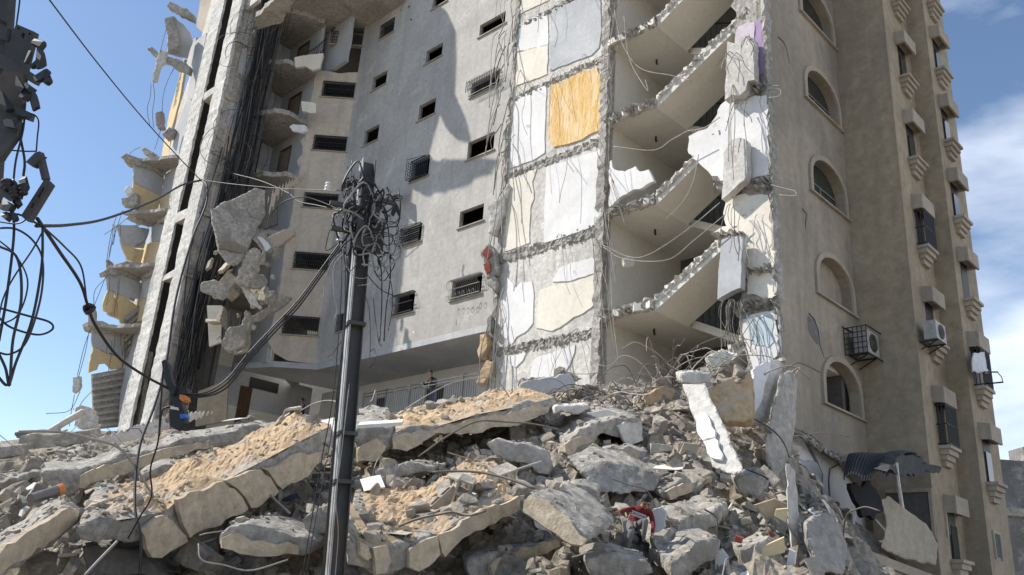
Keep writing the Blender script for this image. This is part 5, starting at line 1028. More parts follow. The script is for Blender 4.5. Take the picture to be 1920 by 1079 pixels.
# the heavy splice where the cables meet
JN = empty('cable_junction', ony(330, 800, 8.6), 'black cable splice with orange cap and blue ring hanging over the rubble', 'cable junction')
def pbar(poly, Y, th, nm, mt): m = MB(); m.prism([ony(x, y, Y) for x, y in poly], (.01, th, 0)); m.build(nm, MT[mt], JN)
mat('orange_cap', (.75, .25, .06), bump=0, rough=.5); mat('blue_ring', (.05, .16, .55), bump=0, rough=.5)
pbar([(303, 678), (309, 674), (315, 682), (322, 716), (330, 726), (324, 742), (314, 730), (306, 700)], 8.55, .07, 'splice_sleeve', 'cable'); pbar([(318, 728), (332, 722), (350, 728), (352, 738), (338, 744), (340, 756), (345, 770), (346, 792), (330, 806), (318, 800), (317, 775), (322, 756)], 8.6, .1, 'splice_body', 'cable')
pbar([(337, 740), (348, 742), (350, 750), (342, 753), (336, 748)], 8.53, .1, 'cap', 'orange_cap'); pbar([(320, 762), (331, 764), (332, 769), (319, 767)], 8.54, .03, 'paper_tag', 'porcelain'); pbar([(337, 777), (347, 776), (348, 783), (338, 785)], 8.55, .1, 'ring', 'blue_ring')
# ---- tangle round the pole
TG = 'cable tangle round the utility pole'; tr_ = random.Random(5)
TW = [([(686, 330), (700, 360), (718, 395), (728, 430), (730, 470), (732, 520), (724, 580), (720, 640)], 'cable', .012), ([(660, 300), (655, 360), (650, 430), (648, 500), (646, 600), (640, 700), (628, 790)], 'cable', .010), ([(640, 455), (640, 540), (634, 640), (622, 760), (600, 880), (566, 1085)], 'cable', .010), ([(652, 480), (648, 580), (636, 700), (624, 800), (600, 930), (572, 1085)], 'cable', .008), ([(655, 720), (640, 850), (630, 930), (634, 1000), (628, 1085)], 'cable_grey', .008),
      ([(636, 455), (612, 470), (616, 440), (630, 400), (640, 410)], 'cable', .008), ([(640, 470), (618, 500), (608, 540), (606, 560)], 'cable_grey', .008), ([(644, 476), (626, 500), (626, 550), (632, 580), (626, 600)], 'cable_grey', .007), ([(664, 440), (690, 440), (716, 436), (736, 442), (730, 460), (700, 452)], 'cable', .010), ([(668, 452), (700, 445), (740, 460), (752, 490), (740, 520), (700, 532), (670, 536)], 'cable_grey', .006), ([(668, 462), (690, 470), (730, 480), (752, 470), (744, 440)], 'cable_grey', .006), ([(676, 500), (710, 540), (740, 556)], 'cable', .009), ([(690, 470), (712, 490), (716, 560), (712, 640)], 'cable', .011), ([(700, 470), (730, 520), (736, 570), (728, 620)], 'cable', .008), ([(688, 420), (712, 420), (734, 416), (746, 424), (742, 440), (716, 445)], 'cable', .008), ([(668, 365), (690, 378), (700, 372), (684, 366)], 'cable', .008), ([(700, 452), (722, 440), (738, 450), (740, 472), (726, 484)], 'cable', .007), ([(650, 500), (665, 520), (690, 520), (706, 500)], 'cable_grey', .006), ([(676, 540), (690, 570), (694, 610), (694, 660), (692, 690)], 'cable', .006), ([(640, 640), (626, 660), (615, 670)], 'cable', .007), ([(694, 690), (704, 675), (702, 655), (694, 660)], 'cable', .006), ([(700, 560), (704, 600), (710, 640), (716, 650)], 'cable', .007)]
for pix, mt, r_ in TW: cable('tangled_cable', [(x, y, Y0 - .2 + tr_.uniform(-.12, .12)) for x, y in pix], r_, ('grey' if mt == 'cable_grey' else 'black') + ' slack cable end dangling in the tangle round the utility pole', 'cable', mt, TG)
for k in range(44):
    c = ony(tr_.uniform(648, 728), tr_.uniform(345, 500), Y0 - .2); a0 = tr_.uniform(0, 6.3); ra = tr_.uniform(.04, .19)
    pts = [c + Vector((ra * math.cos(a0 + t), tr_.uniform(-.06, .06), ra * tr_.uniform(.5, 2.0) * math.sin(a0 + t))) for t in np.linspace(0, tr_.uniform(2.5, 6), 7)]
    tag(MB().tube(spline(pts, 5), tr_.choice((.006, .009, .012)), 5).build('tangled_cable', MT[tr_.choice(('cable', 'cable', 'cable_grey'))], None, True), ('wide' if ra > .11 else 'tight') + ' cable coil wound in the tangle on the ' + ('left' if c.x < ony(687, 440, Y0).x else 'right') + ' side of the utility pole', 'cable', TG)
m = MB(); P = [ony(x, y, 25.5) for x, y in ((741, 378), (747, 388), (752, 412), (746, 404), (742, 396), (738, 406), (732, 404), (735, 390))]; m.prism(P, (.01, .03, 0)); tag(m.build('black_rag', MT['rag_cloth']), 'torn black rag hanging below the loudspeaker-like fan unit', 'rag')
# ---- black cables spilling down the torn shaft
SG = 'black cables hanging down the torn shaft'; sr = random.Random(8)
ctr = [(508, -30), (486, 90), (462, 210), (436, 330), (404, 450), (374, 580), (352, 690), (340, 760)]
def shaft(t):
    f = t * (len(ctr) - 1); i = min(int(f), len(ctr) - 2); g = f - i; return ctr[i][0] + (ctr[i + 1][0] - ctr[i][0]) * g, ctr[i][1] + (ctr[i + 1][1] - ctr[i][1]) * g
for k in range(120):
    t0 = max(0, sr.uniform(-.35, .7)); t1 = min(1, t0 + sr.uniform(.2, .75)); off = sr.gauss(3, 13); Yc = sr.uniform(.02, .4); w_ = sr.uniform(.4, 3)
    pts = []
    for t in np.linspace(t0, t1, 9):
        x, y = shaft(t); pts.append(onu(x + off * (1 + .25 * math.sin(t * 7 + k)) + w_ * 4 * math.sin(t * 11 + k * 2), y, uB1 + .12 + Yc + .06 * math.sin(t * 9 + k)))
    tag(MB().tube(spline(pts, 4), sr.choice((.008, .011, .016, .024)), 5).build('shaft_cable', MT['cable' if sr.random() < .7 else 'iron_grey'], None, True), ('long' if t1 - t0 > .5 else 'short') + ' black cable in the ' + ('upper' if t0 < .15 else 'middle' if t0 < .4 else 'lower') + ' part of the bundle down the torn shaft, ' + ('left' if off < -6 else 'right' if off > 12 else 'middle'), 'cable', SG)
for k in range(46):
    t = sr.uniform(.05, .5); x, y = shaft(t); c = onu(x + sr.gauss(0, 22), y + sr.gauss(0, 20), uB1 + .4); ra = sr.uniform(.25, .9); a0 = sr.uniform(0, 6)
    pts = [c + Vector((ra * math.cos(a0 + s_), .1 * math.sin(s_ * 2), ra * 1.3 * math.sin(a0 + s_))) for s_ in np.linspace(0, sr.uniform(1.8, 4.5), 7)]
    tag(MB().tube(spline(pts, 4), sr.choice((.008, .012, .018)), 4).build('shaft_cable', MT['cable' if sr.random() < .7 else 'rebar'], None, True), ('wide' if ra > .6 else 'tight') + ' curled cable end sticking out of the black bundle ' + ('high up' if t < .2 else 'halfway down' if t < .36 else 'low down') + ' in the torn shaft', 'cable', SG)
for kd, (x0, y0, x1, y1, wd) in enumerate(((512, 0, 470, 150, 16), (470, 210, 432, 340, 20), (420, 360, 392, 470, 22), (372, 520, 352, 640, 22), (340, 660, 322, 760, 14), (392, 600, 372, 690, 10))):
    m = MB(); a, b = onu(x0, y0, uB1 + .1), onu(x1, y1, uB1 + .1); m.bar(a, b, wd / 36, .12); tag(m.build('metal_duct', MT['iron_black']), ('topmost', 'second', 'third', 'fourth', 'lowest', 'narrow right-hand')[kd] + ' flat black duct running down inside the torn shaft', 'duct', 'black ducts in the torn shaft')
# ---- rebar and wires on the torn faces
RG = 'wires and bars dangling from the torn concrete'; wr = random.Random(12)
def level(y): return 'high up' if y < 120 else 'by the orange panel' if y < 290 else 'by the big white panel' if y < 460 else 'by the lowest panels' if y < 620 else 'just above the rubble'
def strand(x, y, v, L_, out, dx, m='rebar_light', r_=.012, lab='bent wire in front of the white block'):
    p = onv(x, y, v); pts = [p + W3(0, .1, 0)]; n = 6; sw = wr.uniform(-1, 1); ph = wr.uniform(0, 6)
    for i in range(1, n + 1):
        t = i / n; pts.append(p + W3(dx * t + .14 * sw * math.sin(t * 5 + ph), -out * math.sin(min(1, t * 1.3) * 1.57) + .06 * sw * math.sin(t * 8), -L_ * t + (.25 * out if t < .3 else 0)))
    return tag(MB().tube(spline(pts, 4), r_, 4).build('rebar_wire', MT[m], None, True), ('long ' if L_ > 2.6 else 'short ' if L_ < 1.3 else '') + ('rusty ' if m == 'rebar' else '') + lab + ', ' + level(y), 'wire', RG)
for k in range(42):      # left edge bundle
    y = wr.uniform(-120, 620); xx = 962 - y * .05; strand(xx + wr.gauss(-6, 9), y, VB - wr.uniform(0, .3), wr.uniform(1.2, 4.2), wr.uniform(.05, .45), wr.uniform(-.35, .5), wr.choice(('rebar_light', 'rebar', 'cable_grey')), wr.choice((.012, .017, .024)), 'wire along the left edge of the white block')
for k in range(26):      # over the panels
    x = wr.uniform(970, 1120); y = wr.choice((10, 150, 300, 460, 650)) - (x - 960) * .38 + wr.uniform(0, 14); strand(x, y, VB - .08, wr.uniform(.8, 2.6), wr.uniform(.1, .4), wr.uniform(-.1, 1.0), wr.choice(('rebar_light', 'rebar')), wr.choice((.008, .011)))
for k in range(26):      # right edge and hall
    y = wr.uniform(-60, 560); strand(1142 - y * .02 + wr.uniform(-4, 14), y, VB - .05, wr.uniform(1, 4), wr.uniform(.1, .5), wr.uniform(0, 1.0), 'rebar_light', wr.choice((.009, .013)), 'wire beside the open stair hall')
for (x, y, n_, L_) in ((1372, 150, 3, 3.2), (1395, 190, 4, 1.2), (1420, 170, 2, 1.6), (1378, 380, 5, 1.4), (1400, 440, 2, 1.3), (1425, 400, 2, 1.6), (1360, 560, 8, 1.6), (1380, 560, 6, 1.5), (1420, 590, 3, 1.2), (1370, 100, 4, .7), (1400, 70, 5, .7)):
    for k in range(n_): strand(x + wr.uniform(-14, 14), y, VB - .45, L_ * wr.uniform(.6, 1.2), wr.uniform(.05, .3), wr.uniform(-.3, .3), wr.choice(('rebar_light', 'rebar')), .011, 'bar hanging over the corner pier')
for k, pix in enumerate((([(1300, 240), (1260, 262), (1225, 282), (1150, 275)]), ([(1350, 380), (1290, 430), (1220, 476), (1180, 482), (1130, 460)]), ([(1358, 404), (1300, 452), (1250, 488), (1170, 486), (1132, 464)]), ([(1152, 20), (1166, 80), (1200, 128), (1260, 142), (1296, 152)]), ([(1170, 30), (1180, 110), (1214, 170), (1210, 150)]), ([(1350, 220), (1320, 240), (1290, 246)]), ([(1310, 290), (1300, 340), (1280, 380), (1250, 410)]))):
    tag(MB().tube(spline([onv(x, y, VB - .5 - .1 * k % .3) for x, y in pix], 6), .014, 5).build('rebar_wire', MT['rebar_light'], None, True), ('wire drooping from the white pier wall into the stair hall', 'upper of the two deep sagging wires crossing the stair hall', 'lower of the two deep sagging wires crossing the stair hall', 'wire looping down from the topmost landing of the stair hall', 'short hooked wire hanging below the topmost landing', 'short straight wire at the left tip of the white pier wall', 'wire hanging across the flight left of the white pier wall')[k], 'wire', 'sagging wires across the stair hall')
m = MB(); m.box(onv(1178, 492, VB - .5), (.16, 0, .03), (0, .12, 0), (-.03, 0, .1)); o = m.build('hanging_block', MT['concrete_column']); weather(o, .03, .06, .02); tag(o, 'small pale concrete block dangling on a wire in the stair hall', 'concrete block')
for k, pix in enumerate((([(1440, 170), (1462, 168), (1462, 180), (1442, 184)]), ([(1440, 346), (1480, 356), (1492, 360), (1490, 368), (1462, 366)]), ([(1440, 160), (1464, 162)]), ([(1480, 700), (1500, 690), (1478, 720)]))):
    tag(MB().tube(spline([onv(x, y, VB - .1) for x, y in pix], 5), .016, 5).build('rebar_wire', MT['rebar_light'], None, True), 'bent bar sticking out right of the corner pier', 'wire', 'bars sticking out of the corner pier')
# left wing wires against the sky
for k, pix in enumerate((([(283, 156), (282, 180), (276, 205), (281, 235)]), ([(287, 156), (290, 180), (286, 210), (288, 240)]), ([(330, 122), (315, 150), (306, 180), (304, 212)]), ([(302, 240), (296, 262), (290, 280)]), ([(220, 400), (208, 440), (200, 490)]), ([(228, 400), (212, 450), (204, 486)]), ([(206, 500), (190, 540), (176, 575)]), ([(200, 520), (178, 545), (176, 580)]), ([(168, 615), (160, 660), (148, 705)]), ([(172, 612), (158, 650), (145, 705)]), ([(150, 735), (130, 770), (86, 776)]), ([(176, 730), (150, 760), (140, 800)]), ([(235, 300), (248, 284), (264, 276)]), ([(254, 395), (225, 420), (196, 440)]), ([(300, 100), (310, 60), (318, 40)]), ([(140, 740), (134, 770), (130, 800)]))):
    tag(MB().tube(spline([onu(x, y, UL + .4) for x, y in pix], 5), .016, 4).build('rebar_wire', MT['rebar'], None, True), 'thin wire hanging from the torn left wing against the sky', 'wire', 'wires hanging from the left wing')
for k in range(34):
    x0 = wr.uniform(190, 330); y0 = wr.choice((520, 530, 625, 636, 420)) + wr.uniform(-4, 4); P = onu(min(x0, 300), y0, UL + .35); pts = [P + W3(.1 * math.sin(i), .05 * i, -.35 * i) for i in range(wr.randint(3, 7))]
    tag(MB().tube(spline(pts, 3), .014, 4).build('rebar_wire', MT['rebar'], None, True), 'thin bar bent down over a yellow room of the left wing', 'wire', 'bars bent over the yellow rooms')
# rebar on the heap
for k in range(120):
    x, y, d = spot(wr, 9.5, 24); h, nn = drop(x, y)
    if h is None or h.z < 1: continue
    if k < 70: h = ony(wr.uniform(1080, 1330), wr.uniform(690, 790), 19); h, nn = drop(h.x, h.y, True)
    if h is None: continue
    a = wr.uniform(0, 6.3); L_ = wr.uniform(.6, 2.4); e = wr.uniform(.1, 1.2); c = Vector((math.cos(a), math.sin(a), 0)); bend = wr.uniform(-1, 1)
    pts = [h + c * L_ * t + Vector((-c.y, c.x, 0)) * bend * t * t * .8 + Vector((0, 0, .05 + e * math.sin(3.14 * t * wr.uniform(.6, 1)) * .7)) for t in np.linspace(0, 1, 6)]
    tag(MB().tube(spline(pts, 4), wr.choice((.008, .012, .016)), 5).build('rebar', MT[wr.choice(('rebar_light', 'rebar'))], None, True), ('long' if L_ > 1.6 else 'short') + ' bent steel bar sticking out of the rubble ' + ('below the stair hall' if k < 70 else 'on the left heap' if h.x < -2.5 else 'around the sandy slabs' if h.x < 1.5 else 'on the right slope'), 'rebar', 'bent bars sticking out of the rubble')
cable('hanging_cable', [(375, 1004, 9.4), (390, 1000, 9.3), (420, 996, 9.5)], .012, 'grey cable end bowing out below the cracked slab', m='cable_grey')
cable('ground_cable', [(372, 1020, 9.3), (378, 1050, 9.2), (420, 1060, 9.3), (470, 1070, 9.4), (540, 1050, 9.6)], .014, 'grey cable curling over stones below the cracked slab', m='cable_grey')
cable('steel_rod', [(158, 1080, 8.9), (190, 1046, 9), (220, 1015, 9.1)], .014, 'thin grey rod propped in the dark pit at lower left', 'rod', 'rebar_light')
cable('steel_rod', [(92, 810, 22), (125, 790, 22), (157, 772, 22)], .09, 'grey pipe leaning on the beams at the left skyline', 'pipe', 'concrete_column')
cable('flat_bar', [(950, 888, 12.6), (985, 876, 12.6), (1016, 866, 12.7)], .02, 'shiny curved bar lying in front of the hollow', 'bar', 'steel_bright')
cable('hanging_cable', [(1412, 784, 15.6), (1450, 808, 15.4), (1470, 832, 15.3), (1480, 858, 15.2)], .022, 'black hose bending down beside the leaning column', 'hose')
cable('hanging_cable', [(1320, 955, 12.6), (1342, 970, 12.5), (1346, 1000, 12.4), (1358, 1048, 12.3)], .02, 'black hose hanging near the boy in red', 'hose')
cable('hanging_cable', [(1400, 880, 14.5), (1440, 900, 14), (1458, 940, 13.6), (1480, 990, 13.2), (1505, 1022, 13)], .02, 'long black hose slanting down the lower right heap', 'hose')
P = [ony(58, 936, 10.2), ony(116, 917, 10.6)]; d = (P[1] - P[0]).normalized()
PI_ = MB().tube([P[0], P[0].lerp(P[1], .8)], .062, 14).build('drain_pipe', MT['iron_grey'], None, False); tag(PI_, 'dark plastic drain pipe with orange end sticking out of the left rubble', 'pipe')
MB().tube([P[0].lerp(P[1], .8), P[1]], .066, 14).build('pipe_end', MT['orange_cap'], PI_)
for x, y, Y_b, lab, w_, h_ in ((714, 795, 14.4, 'pale plank lying on the edge of the top slab by the pole', .36, .03),): 
    m = MB(); m.box(ony(x, y, Y_b), (w_, .05, .06), (0, .12, .05), (0, 0, h_)); tag(m.build('plank', MT['tile']), lab, 'plank')
for k, (poly, Y_b, mt, lab) in enumerate((([(886, 922), (905, 910), (906, 918), (888, 928)], 11.8, 'tile', 'pale floor tile lying on the sandy slab'), ([(912, 924), (950, 920), (948, 926), (914, 930)], 11.4, 'tile', 'second pale tile near the right end of the sandy slab'), ([(1414, 948), (1452, 936), (1476, 946), (1470, 962), (1440, 972)], 13.0, 'wood', 'brown wooden board leaning in the lower right debris'), ([(1455, 956), (1478, 954), (1474, 980), (1452, 968)], 12.8, 'paint_yellow', 'yellow board edge sticking up in the lower right debris'), ([(1420, 1030), (1470, 1008), (1472, 1036), (1424, 1048)], 12.4, 'paint_yellow', 'yellow-edged panel low in the right debris'), ([(1340, 1036), (1354, 1030), (1366, 1046), (1360, 1076), (1342, 1078)], 12.0, 'paint_silver', 'bluish white panel standing in the debris below the boy'), ([(1380, 1005), (1394, 1010), (1390, 1020), (1376, 1016)], 12.2, 'paint_red', 'small red scrap in the dark lower right debris'), ([(1480, 1030), (1492, 1036), (1488, 1079), (1470, 1079)], 12.8, 'paint_white', 'white strip leaning against the torn concrete strip'),
      ([(384, 880), (448, 862), (454, 866), (392, 890)], 12.4, 'wood', 'long wooden lath lying across the sandy cracked slab'), ([(1100, 775), (1140, 768), (1160, 776), (1120, 784)], 15.4, 'tile', 'white panel lying flat on the heap right of the top slab'))):
    m = MB(); m.prism([ony(x, y, Y_b) for x, y in poly], (.02, .06 if k > 1 else .3, .02 if k > 1 else .06)); tag(m.build('board' if mt in ('wood', 'paint_yellow') else 'panel_piece', MT[mt]), lab, 'board' if mt in ('wood', 'paint_yellow') else 'panel')
# ---- air conditioners
def ac_unit(c, eu, ev, ez, label, fan=True):
    root = empty('air_conditioner', c - Vector(ez), label, 'air conditioner'); eu, ev, ez = Vector(eu), Vector(ev), Vector(ez)
    cs = MB().box(c, eu, ev, ez).build('casing', MT['ac_white'], root)
    n = eu.normalized(); ring = [c + eu * 1.02 + ev * (.8 * min(1, ez.length / ev.length)) * math.cos(a) * .98 + ez * .8 * math.sin(a) for a in np.linspace(0, 2 * math.pi, 20)]
    MB().prism(ring[:-1], n * .012).build('fan_opening', MT['iron_black'], cs)
    g = MB()
    for k in range(1, 5): g.tube([c + eu * 1.02 + n * .03 + ev * (.8 * min(1, ez.length / ev.length)) * math.cos(a) * k / 4.4 + ez * .8 * k / 4.4 * math.sin(a) for a in np.linspace(0, 2 * math.pi, 18)], .006, 4)
    g.build('fan_grille', MT['iron_grey'], cs)
    b = MB()
    for s_ in (-.7, .7): b.bar(c - eu * 1.9 - ez * 1.08 + ev * s_, c + eu * 1.05 - ez * 1.08 + ev * s_, .035, .035); b.bar(c - eu * 1.9 - ez * 1.9 + ev * s_, c + eu * .8 - ez * 1.08 + ev * s_, .03, .03)
    b.bar(c - eu * 1.85 - ez * 1.08 - ev * .9, c - eu * 1.85 - ez * 1.08 + ev * .9, .03, .03); b.build('bracket', MT['iron_black'], root); return root
p = onu(1606, 646, UR + .2); u_, v_, z_ = uvz(p)
r_ac = ac_unit(W3(UR + .42, v_ + .15, z_), W3(.2, 0, 0), W3(0, .42, 0), (0, 0, .34), 'caged air conditioner hanging on the arched facade')
m = MB()
for t in np.linspace(-.5, .5, 6): m.bar(W3(UR + .02, v_ - .4, z_ + t * .8), W3(UR + .66, v_ - .4, z_ + t * .8), .022, .022); m.bar(W3(UR + .34 + t * .64, v_ - .4, z_ - .42), W3(UR + .34 + t * .64, v_ - .4, z_ + .42), .022, .022)
for z2 in (-.42, .42): m.bar(W3(UR + .66, v_ - .4, z_ + z2), W3(UR + .66, v_ + .7, z_ + z2), .03, .03)
m.bar(W3(UR, v_ - .5, z_ + .44), W3(UR + .1, v_ + .9, z_ + .44), .03, .03); m.build('cage', MT['iron_black'], r_ac)
p = onu(1744, 622, U1 + .3); u_, v_, z_ = uvz(p)
ac_unit(W3(U1 + .36, v_ + .2, z_), W3(.17, 0, 0), W3(0, .40, 0), (0, 0, .27), 'grey air conditioner on a bracket under a hooded window')
p = onv(741, 363, VS - .55); ac_unit(p, W3(-.12, -.14, -.02), W3(.15, -.13, 0), (0, .02, .2), 'small round-grilled fan unit dangling from the grey wall')
cable('fan_bracket', [(699, 318, 33.2), (700, 336, 33.2), (712, 350, 33), (730, 356, 32.8)], .03, 'bent metal bracket sticking out beside the fan unit', 'bracket', 'iron_grey')
# drying rack on the far facade
m = MB(); a, b = onu(1845, 698, U2 + .3), onu(1870, 698, U2 + 1.1); c, d = onu(1850, 720, U2 + .3), onu(1880, 717, U2 + 1.2)
m.bar(a, b, .04, .04); m.bar(c, d, .04, .04); m.tube([b, b.lerp(d, .5) + Vector((.05, 0, 0)), d], .012, 4); m.tube([a, c], .012, 4); tag(m.build('drying_rack', MT['iron_black']), 'bent laundry rack jutting out of the far right facade', 'rack')
mat('plastic_sheet', (.55, .57, .6), bump=.2, rough=.4)
m = MB(); P = [onu(x, y, U2 + .35) for x, y in ((1826, 662), (1846, 660), (1850, 690), (1856, 700), (1824, 698), (1823, 680))]; m.prism(rag(P, .03, .12, 4), W3(-.03, 0, 0)); tag(m.build('plastic_sheet', MT['plastic_sheet']), 'pale plastic sheet covering a window of the far right facade', 'sheet')
# ---- lower right: bared white wall, awning, parapet, windows
m = MB(); m.prism(rag([onu(x, y, UR - .32) for x, y in ((1470, 780), (1530, 800), (1580, 850), (1640, 900), (1620, 1010), (1480, 1010), (1470, 900))], .02, .2, 2), W3(-.12, 0, 0)); part(m, 'wall', 'paint_white')
m = MB(); m.prism(rag([onu(x, y, UR - .3) for x, y in ((1489, 858), (1500, 862), (1528, 868), (1538, 888), (1536, 930), (1534, 955), (1500, 960), (1488, 930))], .03, .12, 9), W3(.05, 0, 0)); part(m, 'wall_panel', 'paint_silver')
for pts in (([(1508, 805), (1512, 830), (1528, 860), (1540, 890), (1538, 960)], .05), ([(1556, 935), (1554, 900), (1556, 880), (1580, 868)], .02)):
    m = MB(); m.tube([onu(x, y, UR - .3) for x, y in pts[0]], pts[1], 4); part(m, 'crack', 'concrete_dark')
part(rough_band(onu(1488, 806, UR), onu(1592, 872, UR), .14, .1, 900, dn=W3(1, 0, 0)), 'broken_edge', 'concrete')
AW = empty('awning', onu(1600, 870, UR), 'torn corrugated zinc awning curling off the lower right wall', 'awning')
A0, A1 = onu(1596, 852, UR + .05), onu(1722, 852, U1 + .45); B0, B1 = onu(1580, 903, UR + 1.15), onu(1664, 882, U1 + .3)
nu, nv = 120, 10; V = []
for j in range(nv + 1):
    for i in range(nu + 1):
        s_, t = i / nu, j / nv; p = A0.lerp(A1, s_).lerp(B0.lerp(B1, s_), t); V.append(p + Vector((0, 0, .028 * math.sin(s_ * 110) + .22 * math.sin(t * 3.1) + .1 * math.sin(s_ * 9) * t)) + Vector((0, 0, -.3 * t * t * max(0, s_ - .75) * 3)))
F = [(j * (nu + 1) + i, j * (nu + 1) + i + 1, (j + 1) * (nu + 1) + i + 1, (j + 1) * (nu + 1) + i) for j in range(nv) for i in range(nu)]
V2 = V + [p - Vector((0, 0, .008)) for p in V]; n0 = len(V); m = MB().add(V2, F + [tuple(i + n0 for i in f[::-1]) for f in F]); m.build('zinc_sheet', MT['zinc'], AW)
m = MB(); P = [onu(x, y, U1 + .4) for x, y in ((1690, 852), (1712, 854), (1731, 858), (1730, 872), (1760, 878), (1766, 876), (1752, 888), (1740, 884), (1700, 890), (1660, 884))]; m.prism(rag(P, .05, .14, 3), W3(-.3, .1, .1)); m.build('torn_sheet', MT['zinc'], AW)
m = MB(); m.tube([onu(1680, 868, U1 + .4), onu(1684, 905, U1 + .35), onu(1692, 952, U1 + .3)], .045, 6); m.build('strut', MT['tin_white'], AW)
m = MB(); m.tube([onu(1602, 960, UR + .9), onu(1596, 1040, UR + .9)], .035, 6); m.tube([onu(1597, 1024, UR + .9), onu(1676, 1012, UR + .9)], .03, 6); m.tube([onu(1640, 974, UR + .8), onu(1680, 1020, UR + .8)], .04, 6); tag(m.build('bent_frame', MT['tin_white']), 'bent white metal frame lying below the zinc awning', 'metal frame')
m = MB(); P = [onu(x, y, UR + .8) for x, y in ((1595, 906), (1612, 912), (1630, 900), (1650, 930), (1660, 950), (1640, 975), (1615, 965), (1605, 940))]; m.prism(rag(P, .06, .14, 6), W3(-.15, .1, 0)); tag(m.build('dark_cloth', MT['rag_cloth']), 'crumpled dark cloth hanging under the zinc awning', 'cloth')
z0_, z1_ = onv(1700, 975, VE).z, onv(1668, 925, VE).z; ua, ub = uvz(onv(1662, 940, VE))[0], U1 - .1
m = MB(); m.uvbox(ua, ub, VE - .012, VE - .004, z0_ - .3, z1_); sw = part(m, 'shop_window', 'inner_dark')
m = MB(); m.uvbox(ub, ub + .09, VE - .05, VE - .003, z0_ - .5, z1_ + .1); m.uvbox(ua, ub, VE - .05, VE - .003, z1_, z1_ + .1); part(m, 'frame', 'trim', sw)
slab('broken_parapet', 'cracked beige parapet piece sagging below the zinc awning', 'parapet', [(1650, 936), (1664, 928), (1690, 948), (1740, 990), (1756, 1020), (1752, 1060), (1700, 1050), (1650, 1028), (1660, 980)], 20.5, 21.8, (.2, .3, 0), m='trim', s1=.05, s2=.02, vox=.06)
for k, (x0, y0, x1, y1) in enumerate(((1560, 1020, 1770, 1098), (1560, 1038, 1760, 1112), (1560, 1056, 1740, 1120))):
    m = MB(); a, b = ony(x0, y0, 18.9), ony(x1, y1, 20.9); m.bar(a, b, .3 - .06 * k, .2); part(m, 'cornice', 'trim')
for (x0, y0, x1, y1, uu, vv) in ((1771, 955, 1793, 1020, U1, .55), (1861, 1000, 1879, 1060, U2, .5)):
    a, b = onu(x0, y0, uu), onu(x1, y1, uu); va = uvz(a)[1]; vb = uvz(b)[1]
    m = MB(); m.uvbox(uu + .004, uu + .012, va, vb, b.z + .2, a.z); wn = part(m, 'window', 'inner_dark')
    m = MB(); m.uvbox(uu + .003, uu + .05, va - .07, va, b.z + .12, a.z + .08); m.uvbox(uu + .003, uu + .05, vb, vb + .07, b.z + .12, a.z + .08); m.uvbox(uu + .003, uu + .05, va, vb, a.z, a.z + .08); part(m, 'frame', 'trim', wn)
    g = MB()
    for t in np.linspace(.1, .9, 6): g.bar(W3(uu + .03, va + (vb - va) * t, b.z + .2), W3(uu + .03, va + (vb - va) * t, a.z), .02, .02)
    part(g, 'grille', 'iron_grey', wn)
# ---- far grey house at the right edge
FB = empty('concrete_house', Vector((34, 58, 0)), 'unfinished grey concrete house far behind at the right edge', 'house')
a, b, c, d = ony(1880, 862, 58), ony(1990, 862, 58), ony(1880, 905, 58), ony(1880, 960, 58)
m = MB(); m.box(((a.x + b.x) / 2 + 2, 62, a.z / 2), ((b.x - a.x) / 2 + 3, 0, 0), (0, 4, 0), (0, 0, a.z / 2)); hw = m.build('wall', MT['concrete_dark'], FB)
m = MB(); m.box((a.x + 3.2, 59, a.z + .5), (1.6, 0, 0), (0, .9, 0), (0, 0, .5)); m.build('parapet', MT['concrete_dark'], FB)
m = MB(); m.box((a.x + 4, 57.9, d.z), (5, 0, 0), (0, .3, 0), (0, 0, .25)); m.build('floor_band', MT['concrete'], FB)
m = MB(); m.box((a.x + 3.2, 57.9, d.z - 3.5), (1.2, 0, 0), (0, .12, 0), (0, 0, 1.1)); m.build('window', MT['inner_dark'], FB)
